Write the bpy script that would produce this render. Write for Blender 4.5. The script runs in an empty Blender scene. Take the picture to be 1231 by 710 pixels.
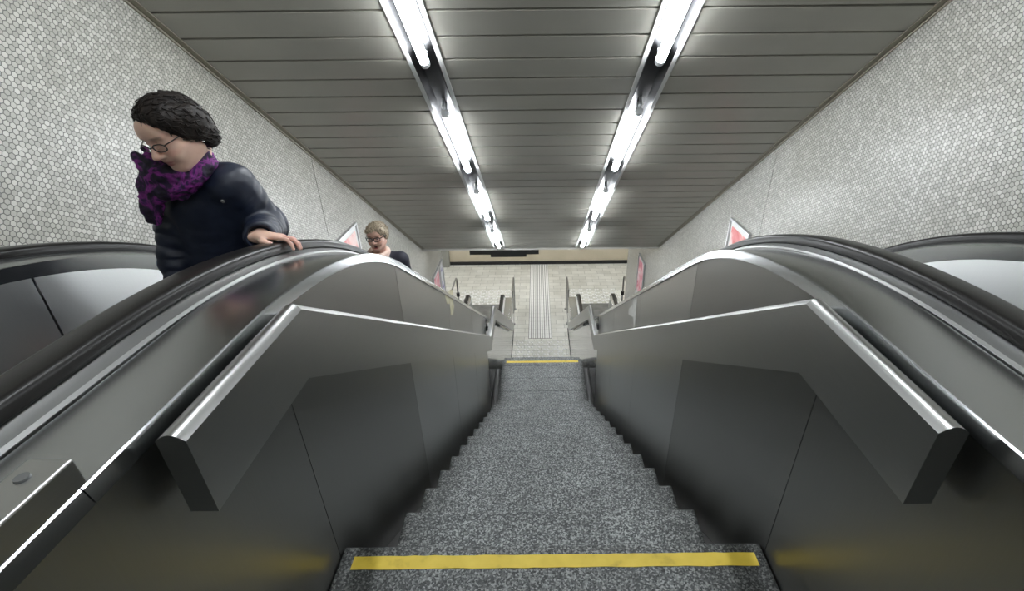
import bpy, bmesh, math, random
import numpy as np
from mathutils import Vector, Matrix, noise as mnoise
random.seed(7)
rng = np.random.default_rng(11)
SC = bpy.context.scene
COL = SC.collection
PI = math.pi

# ------------------------------------------------------------------ helpers
def tag(o, label=None, cat=None, group=None, kind=None):
    if label: o['label'] = label
    if cat: o['category'] = cat
    if group: o['group'] = group
    if kind: o['kind'] = kind
    return o

def empty(name, loc=(0, 0, 0), label=None, cat=None, group=None):
    o = bpy.data.objects.new(name, None)
    o.location = loc
    o.empty_display_size = .1
    COL.objects.link(o)
    return tag(o, label, cat, group)

def mesh_obj(name, verts, faces, mat, parent=None, smooth=False):
    me = bpy.data.meshes.new(name)
    me.from_pydata([tuple(v) for v in verts], [], [tuple(int(i) for i in f) for f in faces])
    me.validate()
    me.update()
    o = bpy.data.objects.new(name, me)
    COL.objects.link(o)
    if mat: me.materials.append(mat)
    if smooth:
        me.polygons.foreach_set('use_smooth', [True] * len(me.polygons))
    if parent:
        o.parent = parent
        o.matrix_parent_inverse = Matrix.Translation(parent.location).inverted()
    return o

def bm_obj(name, bm, mat, parent=None, smooth=False, angle=None):
    me = bpy.data.meshes.new(name)
    bmesh.ops.recalc_face_normals(bm, faces=bm.faces)
    bm.to_mesh(me)
    bm.free()
    o = bpy.data.objects.new(name, me)
    COL.objects.link(o)
    if mat: me.materials.append(mat)
    if smooth:
        me.polygons.foreach_set('use_smooth', [True] * len(me.polygons))
        if angle: me.set_sharp_from_angle(angle=angle)
    if parent:
        o.parent = parent
        o.matrix_parent_inverse = Matrix.Translation(parent.location).inverted()
    return o

def add_box(bm, x0, x1, y0, y1, z0, z1, bev=0, M=None):
    b = bmesh.new()
    vs = [b.verts.new((x, y, z)) for x in (x0, x1) for y in (y0, y1) for z in (z0, z1)]
    for f in ((0, 1, 3, 2), (4, 6, 7, 5), (0, 4, 5, 1), (2, 3, 7, 6), (0, 2, 6, 4), (1, 5, 7, 3)):
        b.faces.new([vs[i] for i in f])
    bmesh.ops.recalc_face_normals(b, faces=b.faces)
    if bev: bmesh.ops.bevel(b, geom=b.edges[:], offset=bev, segments=2, affect='EDGES', profile=.5)
    merge(bm, b, M)

def merge(bm, b, M=None):
    if M is not None: bmesh.ops.transform(b, matrix=M, verts=b.verts)
    b.verts.index_update()
    vs = [bm.verts.new(v.co) for v in b.verts]
    for f in b.faces:
        try: bm.faces.new([vs[v.index] for v in f.verts])
        except ValueError: pass
    b.free()

def box(name, x0, x1, y0, y1, z0, z1, mat, parent=None, bev=0):
    bm = bmesh.new()
    add_box(bm, min(x0, x1), max(x0, x1), y0, y1, z0, z1, bev)
    return bm_obj(name, bm, mat, parent)

def add_tube(bm, pts, r, n=12, caps=True):
    """round tube along a polyline"""
    pts = [Vector(p) for p in pts]
    rs = r if isinstance(r, (list, tuple)) else [r] * len(pts)
    rings = []
    up = Vector((0, 0, 1))
    prev = None
    for i, p in enumerate(pts):
        a = pts[max(i - 1, 0)]; b = pts[min(i + 1, len(pts) - 1)]
        t = (b - a).normalized()
        if prev is None:
            s = t.cross(up) if abs(t.dot(up)) < .95 else t.cross(Vector((1, 0, 0)))
        else:
            s = prev - t * prev.dot(t)
        s.normalize(); prev = s
        q = t.cross(s)
        rings.append([bm.verts.new(p + (s * math.cos(2 * PI * k / n) + q * math.sin(2 * PI * k / n)) * rs[i]) for k in range(n)])
    for i in range(len(rings) - 1):
        for k in range(n):
            bm.faces.new((rings[i][k], rings[i][(k + 1) % n], rings[i + 1][(k + 1) % n], rings[i + 1][k]))
    if caps:
        bm.faces.new(rings[0][::-1]); bm.faces.new(rings[-1])

def tube(name, pts, r, mat, parent=None, n=12):
    bm = bmesh.new(); add_tube(bm, pts, r, n)
    return bm_obj(name, bm, mat, parent, smooth=True, angle=.9)

# path = list of (y, z, ny, nz): point and the (mitred) offset direction in the YZ plane
def offsets(pts):
    out = []
    for i, (y, z) in enumerate(pts):
        def dirn(a, b):
            d = math.hypot(b[0] - a[0], b[1] - a[1]); return ((b[0] - a[0]) / d, (b[1] - a[1]) / d)
        ds = []
        if i > 0: ds.append(dirn(pts[i - 1], pts[i]))
        if i < len(pts) - 1: ds.append(dirn(pts[i], pts[i + 1]))
        ns = [(-d[1], d[0]) for d in ds]
        nx = sum(n[0] for n in ns); nz = sum(n[1] for n in ns)
        L = math.hypot(nx, nz); nx /= L; nz /= L
        k = 1 / max(.3, nx * ns[0][0] + nz * ns[0][1])
        out.append((y, z, nx * k, nz * k))
    return out

def sweep(name, pts, sec, mat, parent=None, sx=1, smooth=True, angle=.5, xoff=0):
    """closed section [(x, n)] swept along a YZ path; x is mirrored by sx"""
    path = offsets(pts)
    V, Fs = [], []
    m = len(sec)
    for (y, z, ny, nz) in path:
        for (x, n) in sec:
            V.append((sx * x + xoff, y + ny * n, z + nz * n))
    for i in range(len(path) - 1):
        for k in range(m):
            a, b = i * m + k, i * m + (k + 1) % m
            Fs.append((a, b, b + m, a + m))
    Fs.append(tuple(range(m))[::-1]); Fs.append(tuple((len(path) - 1) * m + k for k in range(m)))
    bm = bmesh.new()
    vs = [bm.verts.new(v) for v in V]
    for f in Fs: bm.faces.new([vs[i] for i in f])
    return bm_obj(name, bm, mat, parent, smooth, angle)

# ------------------------------------------------------------------ materials
def newmat(name):
    m = bpy.data.materials.new(name); m.use_nodes = True
    nt = m.node_tree
    return m, nt, nt.nodes['Principled BSDF']

def N(nt, t, **kw):
    n = nt.nodes.new(t)
    for k, v in kw.items():
        if k in n.inputs.keys() if isinstance(k, str) else False: n.inputs[k].default_value = v
        else: setattr(n, k, v)
    return n

def plain(name, col, rough=.5, metal=0, spec=None, coat=0, sheen=0):
    m, nt, b = newmat(name)
    b.inputs['Base Color'].default_value = (*col, 1)
    b.inputs['Roughness'].default_value = rough
    b.inputs['Metallic'].default_value = metal
    if spec is not None: b.inputs['Specular IOR Level'].default_value = spec
    if coat: b.inputs['Coat Weight'].default_value = coat
    if sheen: b.inputs['Sheen Weight'].default_value = sheen
    return m

def mapping(nt, scale=(1, 1, 1), rot=(0, 0, 0)):
    tc = nt.nodes.new('ShaderNodeTexCoord')
    mp = nt.nodes.new('ShaderNodeMapping')
    mp.inputs['Scale'].default_value = scale
    mp.inputs['Rotation'].default_value = rot
    nt.links.new(tc.outputs['Object'], mp.inputs['Vector'])
    return mp

def ramp(nt, stops, interp='LINEAR'):
    r = nt.nodes.new('ShaderNodeValToRGB')
    r.color_ramp.interpolation = interp
    e = r.color_ramp.elements
    while len(e) < len(stops): e.new(.5)
    for el, (p, c) in zip(e, stops):
        el.position = p
        el.color = (*c, 1) if len(c) == 3 else c
    return r

def steel(name, col=(.5, .51, .5), rough=.27, grain=(3, 3, 260), amount=.07, bump=0):
    m, nt, b = newmat(name)
    mp = mapping(nt, grain)
    nz = nt.nodes.new('ShaderNodeTexNoise'); nz.inputs['Scale'].default_value = 1; nz.inputs['Detail'].default_value = 3
    nt.links.new(mp.outputs[0], nz.inputs['Vector'])
    mp2 = mapping(nt, (1.3, 1.3, 1.3))
    n2 = nt.nodes.new('ShaderNodeTexNoise'); n2.inputs['Scale'].default_value = 1.2; n2.inputs['Detail'].default_value = 1
    nt.links.new(mp2.outputs[0], n2.inputs['Vector'])
    mr = nt.nodes.new('ShaderNodeMapRange')
    mr.inputs['To Min'].default_value = rough - amount; mr.inputs['To Max'].default_value = rough + amount
    nt.links.new(n2.outputs['Fac'], mr.inputs['Value'])
    nt.links.new(mr.outputs[0], b.inputs['Roughness'])
    mx = nt.nodes.new('ShaderNodeMix'); mx.data_type = 'RGBA'
    mx.inputs['A'].default_value = (*[c * .965 for c in col], 1); mx.inputs['B'].default_value = (*[min(1, c * 1.035) for c in col], 1)
    nt.links.new(nz.outputs['Fac'], mx.inputs['Factor'])
    nt.links.new(mx.outputs['Result'], b.inputs['Base Color'])
    b.inputs['Metallic'].default_value = 1
    return m

def hexwall(name, size=.0227):
    m, nt, b = newmat(name)
    L = nt.links.new
    tc = nt.nodes.new('ShaderNodeTexCoord')
    sep = nt.nodes.new('ShaderNodeSeparateXYZ'); L(tc.outputs['Object'], sep.inputs[0])
    cmb = nt.nodes.new('ShaderNodeCombineXYZ')
    L(sep.outputs['Z'], cmb.inputs[0]); L(sep.outputs['Y'], cmb.inputs[1])
    def vm(op, a, bb=None):
        n = nt.nodes.new('ShaderNodeVectorMath'); n.operation = op
        if hasattr(a, 'is_linked'): L(a, n.inputs[0])
        else: n.inputs[0].default_value = a
        if bb is not None:
            if hasattr(bb, 'is_linked'): L(bb, n.inputs[1])
            else: n.inputs[1].default_value = bb
        return n
    def mt(op, a, bb=None):
        n = nt.nodes.new('ShaderNodeMath'); n.operation = op
        for i, v in enumerate((a, bb)):
            if v is None: continue
            if hasattr(v, 'is_linked'): L(v, n.inputs[i])
            else: n.inputs[i].default_value = v
        return n.outputs[0]
    S = (1, math.sqrt(3), 1)
    p = vm('ADD', vm('DIVIDE', cmb.outputs[0], (size, size, 1)).outputs[0], (2000, 2000 * math.sqrt(3), 0)).outputs[0]
    H = (.5, math.sqrt(3) / 2, 0)
    a = vm('SUBTRACT', vm('MODULO', p, S).outputs[0], H).outputs[0]
    c = vm('SUBTRACT', vm('MODULO', vm('SUBTRACT', p, H).outputs[0], S).outputs[0], H).outputs[0]
    da = vm('DOT_PRODUCT', a, a).outputs['Value']; dc = vm('DOT_PRODUCT', c, c).outputs['Value']
    sel = mt('LESS_THAN', da, dc)
    mix = nt.nodes.new('ShaderNodeMix'); mix.data_type = 'VECTOR'
    L(sel, mix.inputs['Factor']); L(c, mix.inputs['A']); L(a, mix.inputs['B'])
    g = mix.outputs['Result']
    idv = vm('SUBTRACT', p, g).outputs[0]
    ab = vm('ABSOLUTE', g).outputs[0]
    d2 = vm('DOT_PRODUCT', ab, (.5, math.sqrt(3) / 2, 0)).outputs['Value']
    sx = nt.nodes.new('ShaderNodeSeparateXYZ'); L(ab, sx.inputs[0])
    dist = mt('MAXIMUM', sx.outputs[0], d2)
    edge = mt('SUBTRACT', .5, dist)
    mr = nt.nodes.new('ShaderNodeMapRange'); mr.interpolation_type = 'SMOOTHSTEP'
    mr.inputs['From Min'].default_value = .035; mr.inputs['From Max'].default_value = .10
    L(edge, mr.inputs['Value'])
    # snap the id so that every pixel of a tile reads the same random value
    sn = vm('SNAP', vm('ADD', idv, (.01, .01, 0)).outputs[0], (.25, .25, 1)).outputs[0]
    wn = nt.nodes.new('ShaderNodeTexWhiteNoise'); wn.noise_dimensions = '3D'; L(sn, wn.inputs['Vector'])
    rp = ramp(nt, [(0, (.375, .37, .34)), (.5, (.455, .45, .415)), (1, (.58, .575, .545))])
    L(wn.outputs['Value'], rp.inputs[0])
    # large, faint tinting between batches of tiles
    nz = nt.nodes.new('ShaderNodeTexNoise'); nz.inputs['Scale'].default_value = 1.1; nz.inputs['Detail'].default_value = 5
    L(tc.outputs['Object'], nz.inputs['Vector'])
    rp2 = ramp(nt, [(.3, (.86, .85, .80)), (.7, (1.05, 1.05, 1.05))]); L(nz.outputs['Fac'], rp2.inputs[0])
    mul = nt.nodes.new('ShaderNodeMix'); mul.data_type = 'RGBA'; mul.blend_type = 'MULTIPLY'; mul.inputs['Factor'].default_value = 1
    L(rp.outputs[0], mul.inputs['A']); L(rp2.outputs[0], mul.inputs['B'])
    mx = nt.nodes.new('ShaderNodeMix'); mx.data_type = 'RGBA'
    mx.inputs['A'].default_value = (.10, .10, .09, 1)
    L(mr.outputs[0], mx.inputs['Factor']); L(mul.outputs['Result'], mx.inputs['B'])
    L(mx.outputs['Result'], b.inputs['Base Color'])
    bp = nt.nodes.new('ShaderNodeBump'); bp.inputs['Strength'].default_value = .5; bp.inputs['Distance'].default_value = .002
    L(mr.outputs[0], bp.inputs['Height']); L(bp.outputs[0], b.inputs['Normal'])
    b.inputs['Roughness'].default_value = .32
    return m

def granite(name, k=1.0):
    m, nt, b = newmat(name)
    L = nt.links.new
    mp = mapping(nt)
    v = nt.nodes.new('ShaderNodeTexVoronoi'); v.inputs['Scale'].default_value = 190; L(mp.outputs[0], v.inputs['Vector'])
    n1 = nt.nodes.new('ShaderNodeTexNoise'); n1.inputs['Scale'].default_value = 120; n1.inputs['Detail'].default_value = 4; n1.inputs['Roughness'].default_value = .7
    L(mp.outputs[0], n1.inputs['Vector'])
    sep = nt.nodes.new('ShaderNodeSeparateColor'); L(v.outputs['Color'], sep.inputs[0])
    add = nt.nodes.new('ShaderNodeMath'); add.operation = 'MULTIPLY_ADD'; add.inputs[1].default_value = .55
    L(sep.outputs[0], add.inputs[0])
    m2 = nt.nodes.new('ShaderNodeMath'); m2.operation = 'MULTIPLY'; m2.inputs[1].default_value = .5; L(n1.outputs['Fac'], m2.inputs[0])
    L(m2.outputs[0], add.inputs[2])
    rp = ramp(nt, [(.22, (.022 * k, .025 * k, .027 * k)), (.42, (.09 * k, .10 * k, .102 * k)), (.58, (.19 * k, .205 * k, .205 * k)), (.78, (.55 * k, .575 * k, .565 * k))])
    L(add.outputs[0], rp.inputs[0])
    n3 = nt.nodes.new('ShaderNodeTexNoise'); n3.inputs['Scale'].default_value = 3.5; n3.inputs['Detail'].default_value = 5
    L(mp.outputs[0], n3.inputs['Vector'])
    r3 = ramp(nt, [(.3, (.72, .72, .72)), (.68, (1.08, 1.08, 1.08))]); L(n3.outputs['Fac'], r3.inputs[0])
    mul = nt.nodes.new('ShaderNodeMix'); mul.data_type = 'RGBA'; mul.blend_type = 'MULTIPLY'; mul.inputs['Factor'].default_value = 1
    L(rp.outputs[0], mul.inputs['A']); L(r3.outputs[0], mul.inputs['B'])
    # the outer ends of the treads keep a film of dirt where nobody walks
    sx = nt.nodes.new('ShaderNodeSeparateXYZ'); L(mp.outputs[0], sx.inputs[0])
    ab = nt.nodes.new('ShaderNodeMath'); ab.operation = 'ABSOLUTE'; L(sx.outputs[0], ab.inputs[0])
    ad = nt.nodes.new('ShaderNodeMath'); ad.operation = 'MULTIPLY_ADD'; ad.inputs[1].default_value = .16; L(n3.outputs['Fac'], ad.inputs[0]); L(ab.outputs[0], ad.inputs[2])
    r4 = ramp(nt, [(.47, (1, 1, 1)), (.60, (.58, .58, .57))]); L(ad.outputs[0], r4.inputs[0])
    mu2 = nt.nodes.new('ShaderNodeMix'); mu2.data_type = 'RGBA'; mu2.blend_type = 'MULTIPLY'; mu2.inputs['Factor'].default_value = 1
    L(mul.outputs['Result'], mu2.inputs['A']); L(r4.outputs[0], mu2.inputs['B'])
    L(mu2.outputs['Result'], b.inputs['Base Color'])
    b.inputs['Roughness'].default_value = .55
    bp = nt.nodes.new('ShaderNodeBump'); bp.inputs['Strength'].default_value = .15; bp.inputs['Distance'].default_value = .002
    L(add.outputs[0], bp.inputs['Height']); L(bp.outputs[0], b.inputs['Normal'])
    return m

def brickfloor(name):
    m, nt, b = newmat(name)
    L = nt.links.new
    mp = mapping(nt)
    bt = nt.nodes.new('ShaderNodeTexBrick')
    bt.inputs['Scale'].default_value = 1
    bt.inputs['Brick Width'].default_value = .40; bt.inputs['Row Height'].default_value = .20
    bt.inputs['Mortar Size'].default_value = .006; bt.inputs['Mortar Smooth'].default_value = .3
    bt.inputs['Color1'].default_value = (.60, .59, .54, 1); bt.inputs['Color2'].default_value = (.72, .71, .66, 1)
    bt.inputs['Mortar'].default_value = (.36, .35, .32, 1)
    L(mp.outputs[0], bt.inputs['Vector'])
    n3 = nt.nodes.new('ShaderNodeTexNoise'); n3.inputs['Scale'].default_value = 2.5; n3.inputs['Detail'].default_value = 6
    L(mp.outputs[0], n3.inputs['Vector'])
    r3 = ramp(nt, [(.3, (.85, .84, .81)), (.7, (1.06, 1.06, 1.06))]); L(n3.outputs['Fac'], r3.inputs[0])
    mul = nt.nodes.new('ShaderNodeMix'); mul.data_type = 'RGBA'; mul.blend_type = 'MULTIPLY'; mul.inputs['Factor'].default_value = 1
    L(bt.outputs['Color'], mul.inputs['A']); L(r3.outputs[0], mul.inputs['B'])
    L(mul.outputs['Result'], b.inputs['Base Color'])
    bp = nt.nodes.new('ShaderNodeBump'); bp.inputs['Strength'].default_value = .4; bp.inputs['Distance'].default_value = .003; bp.invert = True
    L(bt.outputs['Fac'], bp.inputs['Height']); L(bp.outputs[0], b.inputs['Normal'])
    b.inputs['Roughness'].default_value = .5
    return m

def mottled(name, stops, scale=6, rough=.6, detail=5, metal=0, bump=0, sheen=0, distort=0, vec=(1, 1, 1)):
    m, nt, b = newmat(name)
    mp = mapping(nt, vec)
    n = nt.nodes.new('ShaderNodeTexNoise'); n.inputs['Scale'].default_value = scale; n.inputs['Detail'].default_value = detail
    n.inputs['Distortion'].default_value = distort
    nt.links.new(mp.outputs[0], n.inputs['Vector'])
    r = ramp(nt, stops); nt.links.new(n.outputs['Fac'], r.inputs[0])
    nt.links.new(r.outputs[0], b.inputs['Base Color'])
    b.inputs['Roughness'].default_value = rough; b.inputs['Metallic'].default_value = metal
    if sheen: b.inputs['Sheen Weight'].default_value = sheen
    if bump:
        bp = nt.nodes.new('ShaderNodeBump'); bp.inputs['Strength'].default_value = bump; bp.inputs['Distance'].default_value = .004
        nt.links.new(n.outputs['Fac'], bp.inputs['Height']); nt.links.new(bp.outputs[0], b.inputs['Normal'])
    return m

def emit(name, col, s):
    m, nt, b = newmat(name)
    b.inputs['Base Color'].default_value = (.9, .9, .9, 1)
    b.inputs['Emission Color'].default_value = (*col, 1)
    b.inputs['Emission Strength'].default_value = s
    return m

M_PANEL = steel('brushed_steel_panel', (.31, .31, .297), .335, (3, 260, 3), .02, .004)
M_PANEL2 = steel('reflection_lightened_panel', (.45, .455, .445), .305, (3, 260, 3), .015, .004)  # base colour lightened to stand in for what these panels reflect
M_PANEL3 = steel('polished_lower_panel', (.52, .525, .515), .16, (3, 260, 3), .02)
M_DECK = steel('brushed_steel_deck', (.47, .485, .49), .215, (240, 3, 3), .03, .004)
M_RAIL = steel('brushed_steel_handrail', (.46, .465, .455), .31, (3, 3, 240), .02, .004)
M_GUIDE = steel('brushed_rail_guide', (.33, .335, .33), .36, (200, 3, 3), .03, .004)
M_INNER = steel('brushed_inner_panel', (.46, .47, .47), .37, (3, 200, 3), .03, .004)
M_CHROME = steel('polished_steel', (.72, .73, .74), .12, (3, 3, 100), .03, .004)
M_DARKSTEEL = steel('dark_trough_steel', (.28, .28, .28), .3, (300, 3, 3), .05, .02)
M_TROUGH = plain('dark_polished_trough', (.045, .045, .047), .36, 1)
M_HEX = hexwall('hexagon_mosaic_tiles')
M_GRAN = granite('speckled_granite', .74)
M_GRAN_DARK = granite('worn_granite_edge', .60)
M_FLOOR = brickfloor('pale_paving_tiles')
M_YEL = mottled('worn_yellow_tape', [(.25, (.42, .30, .03)), (.42, (.66, .49, .05)), (.7, (.74, .56, .07))], 14, .55, 6)
M_RUBBER = plain('black_handrail_rubber', (.010, .0095, .009), .33, 0, .3)
M_BLACK = plain('black_gap', (.01, .01, .01), .7)
M_SLAT = mottled('ceiling_slat_paint', [(.3, (.37, .36, .315)), (.7, (.41, .40, .35))], 3, .36, 3)
M_TRIMMET = plain('bronze_wall_trim', (.28, .26, .21), .4, .7)
M_TUBE = emit('lit_fluorescent_tube', (.93, .97, 1.0), 62)
M_TUBE_HALL = emit('added_hall_tube', (.93, .97, 1.0), 105)  # stronger tube of the unseen lamps added to brighten the lower hall
M_LAMPEND = plain('lamp_end_plastic', (.75, .77, .78), .35)
M_REFL = plain('white_reflector', (.75, .76, .75), .35)
M_BEIGE = mottled('beige_wall', [(.3, (.50, .44, .32)), (.7, (.56, .49, .37))], 2, .6)
M_GREYWALL = mottled('grey_painted_wall', [(.3, (.46, .45, .42)), (.7, (.52, .51, .48))], 2, .55)
M_BACKWALL = mottled('dim_plaster', [(.3, (.30, .30, .28)), (.7, (.36, .36, .34))], 2, .6)
M_GUTTER = plain('reflection_dark_gutter', (.03, .03, .03), .4)  # stone colour darkened to stand in for a black reflection
M_PLATE = mottled('ribbed_metal_plate', [(.3, (.20, .21, .22)), (.7, (.30, .31, .32))], 5, .4, 4, .8)
M_STEP = plain('escalator_step_metal', (.16, .16, .165), .45, .8)
M_STUD = plain('pale_tile_with_glint', (.90, .89, .87), .15)  # pale tile, with the studs' white highlights lifted into its colour
M_GROUT = plain('dark_tactile_grout', (.12, .115, .105), .7)
M_FRAME = plain('aluminium_frame', (.62, .63, .64), .35, .6)
M_PILLAR = plain('grey_pillar', (.27, .265, .235), .5)

# ------------------------------------------------------------------ measured layout
SL = .677                       # slope of ceiling and escalators
CAMZ = 1.468
XW = 2.03                       # side walls
FZ = -4.98                      # lower hall floor
R1, T1 = .187, .276             # first flight riser / tread
Y1 = 1.014                      # top nosing
YL0 = Y1 + 13 * T1              # landing start
LZ = -14 * R1                   # landing level
YL1 = 5.79
R2 = (LZ - FZ) / 12; T2 = .268
HW = .575                       # half width of the stairs
PX = .685                       # steel panel plane

def ceil_z(y): return 3.521 - SL * y
UP = Vector((0, .5606, .828)).normalized()
DN = Vector((0, .828, -.5606)).normalized()
CEIL0 = Vector((0, 0, 3.521))
S_OFF = Vector((0, 0, CAMZ)) + UP * 1.7     # s = 0 at the foot of the camera on the ceiling plane
def cpt(x, s, n=0):              # x across, s along the slope, n above the ceiling plane
    return Vector((x, 0, 0)) + S_OFF + DN * s + UP * n
def cmat(x=0, s=0, n=0):
    m = Matrix.Identity(4)
    o = cpt(x, s, n)
    for i in range(3):
        m[i][0] = (1, 0, 0)[i]; m[i][1] = DN[i]; m[i][2] = UP[i]; m[i][3] = o[i]
    return m
S_TOP, S_END = -.14, 8.075

# ------------------------------------------------------------------ setting
def wall(name, x0, x1, y0, y1, z0, z1, mat): return tag(box(name, x0, x1, y0, y1, z0, z1, mat), kind='structure')

def side_wall(name, sx, y1):
    # one wall built of two tiled fields with a fine movement joint between them at y = 4.26
    bm = bmesh.new()
    yj = 4.31 if sx < 0 else 4.222
    xa, xb = sorted((sx * XW, sx * (XW + .16)))
    add_box(bm, xa, xb, -4, yj - .004, -6, 3.6)
    add_box(bm, xa, xb, yj + .004, y1, -6, 3.6)
    xa, xb = sorted((sx * (XW + .012), sx * (XW + .15)))
    add_box(bm, xa, xb, yj - .01, yj + .01, -6, 3.6)
    return tag(bm_obj(name, bm, M_HEX), kind='structure')
side_wall('wall_left', -1, 9.07)
side_wall('wall_right', 1, 10.24)
# return walls of the lower hall
wall('wall_left_return', -6.2, -XW - .16, 8.95, 9.07, -6, -1.5, M_GREYWALL)
wall('wall_right_return', XW + .16, 6.2, 10.12, 10.24, -6, -1.5, M_GREYWALL)
wall('wall_far', -6.2, 6.2, 14.4, 14.6, -5.2, -1.4, M_BEIGE)
wall('baseboard_far', -2.93, 6.2, 14.36, 14.4, FZ, FZ + .105, M_BLACK)
wall('trim_1', -3.22, -2.93, 14.2, 14.4, FZ, -1.7, M_PILLAR)
wall('wall_end_left', -6.35, -6.2, 8.9, 14.6, -5.2, -1.4, M_GREYWALL)
wall('wall_end_right', 6.2, 6.35, 10, 14.6, -5.2, -1.4, M_GREYWALL)
wall('wall_back', -2.2, 2.2, -4.2, -4, -.2, 3.6, M_BACKWALL)
wall('ceiling_upper', -XW, XW, -4, .82, 2.98, 3.1, M_SLAT)
wall('ceiling_lower', -6.2, 6.2, 7.66, 14.4, -1.70, -1.6, M_GREYWALL)
wall('floor_upper', -XW, XW, -4, -1.9, -.2, -.004, M_GRAN)
fl = wall('floor', -6.2, 6.2, 8.4, 14.4, FZ - .2, FZ, M_FLOOR)

# guiding ribs and warning studs laid into the lower floor
bm = bmesh.new()
add_box(bm, -.305, .265, 9.92, 14.34, FZ - .01, FZ + .0015)
gb = bm_obj('guide_strip_bed', bm, M_GROUT, fl)
bm = bmesh.new()
yy = 9.93
while yy < 14.3:
    for k in range(10):
        x = -.30 + .0285 + k * .0565
        add_box(bm, x - .0212, x + .0212, yy + .004, min(yy + .196, 14.33), FZ, FZ + .006)
    yy += .2
bm_obj('guide_ribs', bm, M_STUD, gb)
def studs(name, x0, x1, y0, y1):
    bm = bmesh.new()
    y = y0; row = 0
    while y < y1:
        x = x0 + (.07 if row % 2 else .17)
        while x < x1 - .04:
            for dx in (-.035, .035):
                b = bmesh.new()
                bmesh.ops.create_uvsphere(b, u_segments=10, v_segments=6, radius=.033)
                bmesh.ops.delete(b, geom=[v for v in b.verts if v.co.z < -.001], context='VERTS')
                merge(bm, b, Matrix.Translation((x + dx, y, FZ)) @ Matrix.Diagonal((1, 1, .55, 1)))
            x += .235
        y += .1; row += 1
    return bm_obj(name, bm, M_STUD, fl, smooth=True)
studs('warning_studs', -.66, .66, 9.15, 9.88)
studs('warning_studs', -2.3, -.78, 11.72, 12.6)
studs('warning_studs', .78, 2.3, 11.72, 12.6)

# sloping slat ceiling, one mesh: slats in three fields between the two light troughs
bm = bmesh.new()
p = .2078; s = 2.254 - p * 16
while s < S_END:
    a, b_ = max(s + .0085, S_TOP), min(s + p - .0085, S_END)
    if b_ - a > .02:
        for (x0, x1) in ((-XW + .012, -.80), (-.592, .592), (.80, XW - .012)):
            add_box(bm, x0, x1, a, b_, 0, .03, .002)
    s += p
bmesh.ops.transform(bm, matrix=cmat(), verts=bm.verts)
sl = tag(bm_obj('ceiling', bm, M_SLAT), kind='structure')
bm = bmesh.new(); add_box(bm, -XW, XW, S_TOP, S_END, .075, .12, 0, cmat())
for (x0, x1) in ((-XW, -.80), (-.592, .592), (.80, XW)):
    add_box(bm, x0, x1, S_TOP, S_END, .028, .07, 0, cmat())
bm_obj('slat_backing', bm, M_BLACK, sl)
for i, sx in enumerate((-1, 1)):
    bm = bmesh.new()
    add_box(bm, sx * XW - .012, sx * XW + .012, S_TOP, S_END, -.014, .03, .003, cmat())
    add_box(bm, sx * (XW - .03) - .018, sx * (XW - .03) + .018, S_TOP, S_END, -.005, .004, .001, cmat())
    tag(bm_obj('trim_%d' % (i + 2), bm, M_TRIMMET), kind='structure')
# lower edge of the sloping ceiling
bm = bmesh.new(); add_box(bm, -XW, XW, S_END, S_END + .05, -.004, .15, .003, cmat())
tag(bm_obj('trim_4', bm, M_SLAT), kind='structure')

# ------------------------------------------------------------------ light troughs and lamps
def extr(bm, sec, s0, s1, x=0):
    m = cmat(x)
    A = [bm.verts.new(m @ Vector((u, s0, n))) for (u, n) in sec]
    B = [bm.verts.new(m @ Vector((u, s1, n))) for (u, n) in sec]
    for k in range(len(sec)):
        j = (k + 1) % len(sec)
        bm.faces.new((A[k], A[j], B[j], B[k]))
    bm.faces.new(A[::-1]); bm.faces.new(B)

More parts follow.
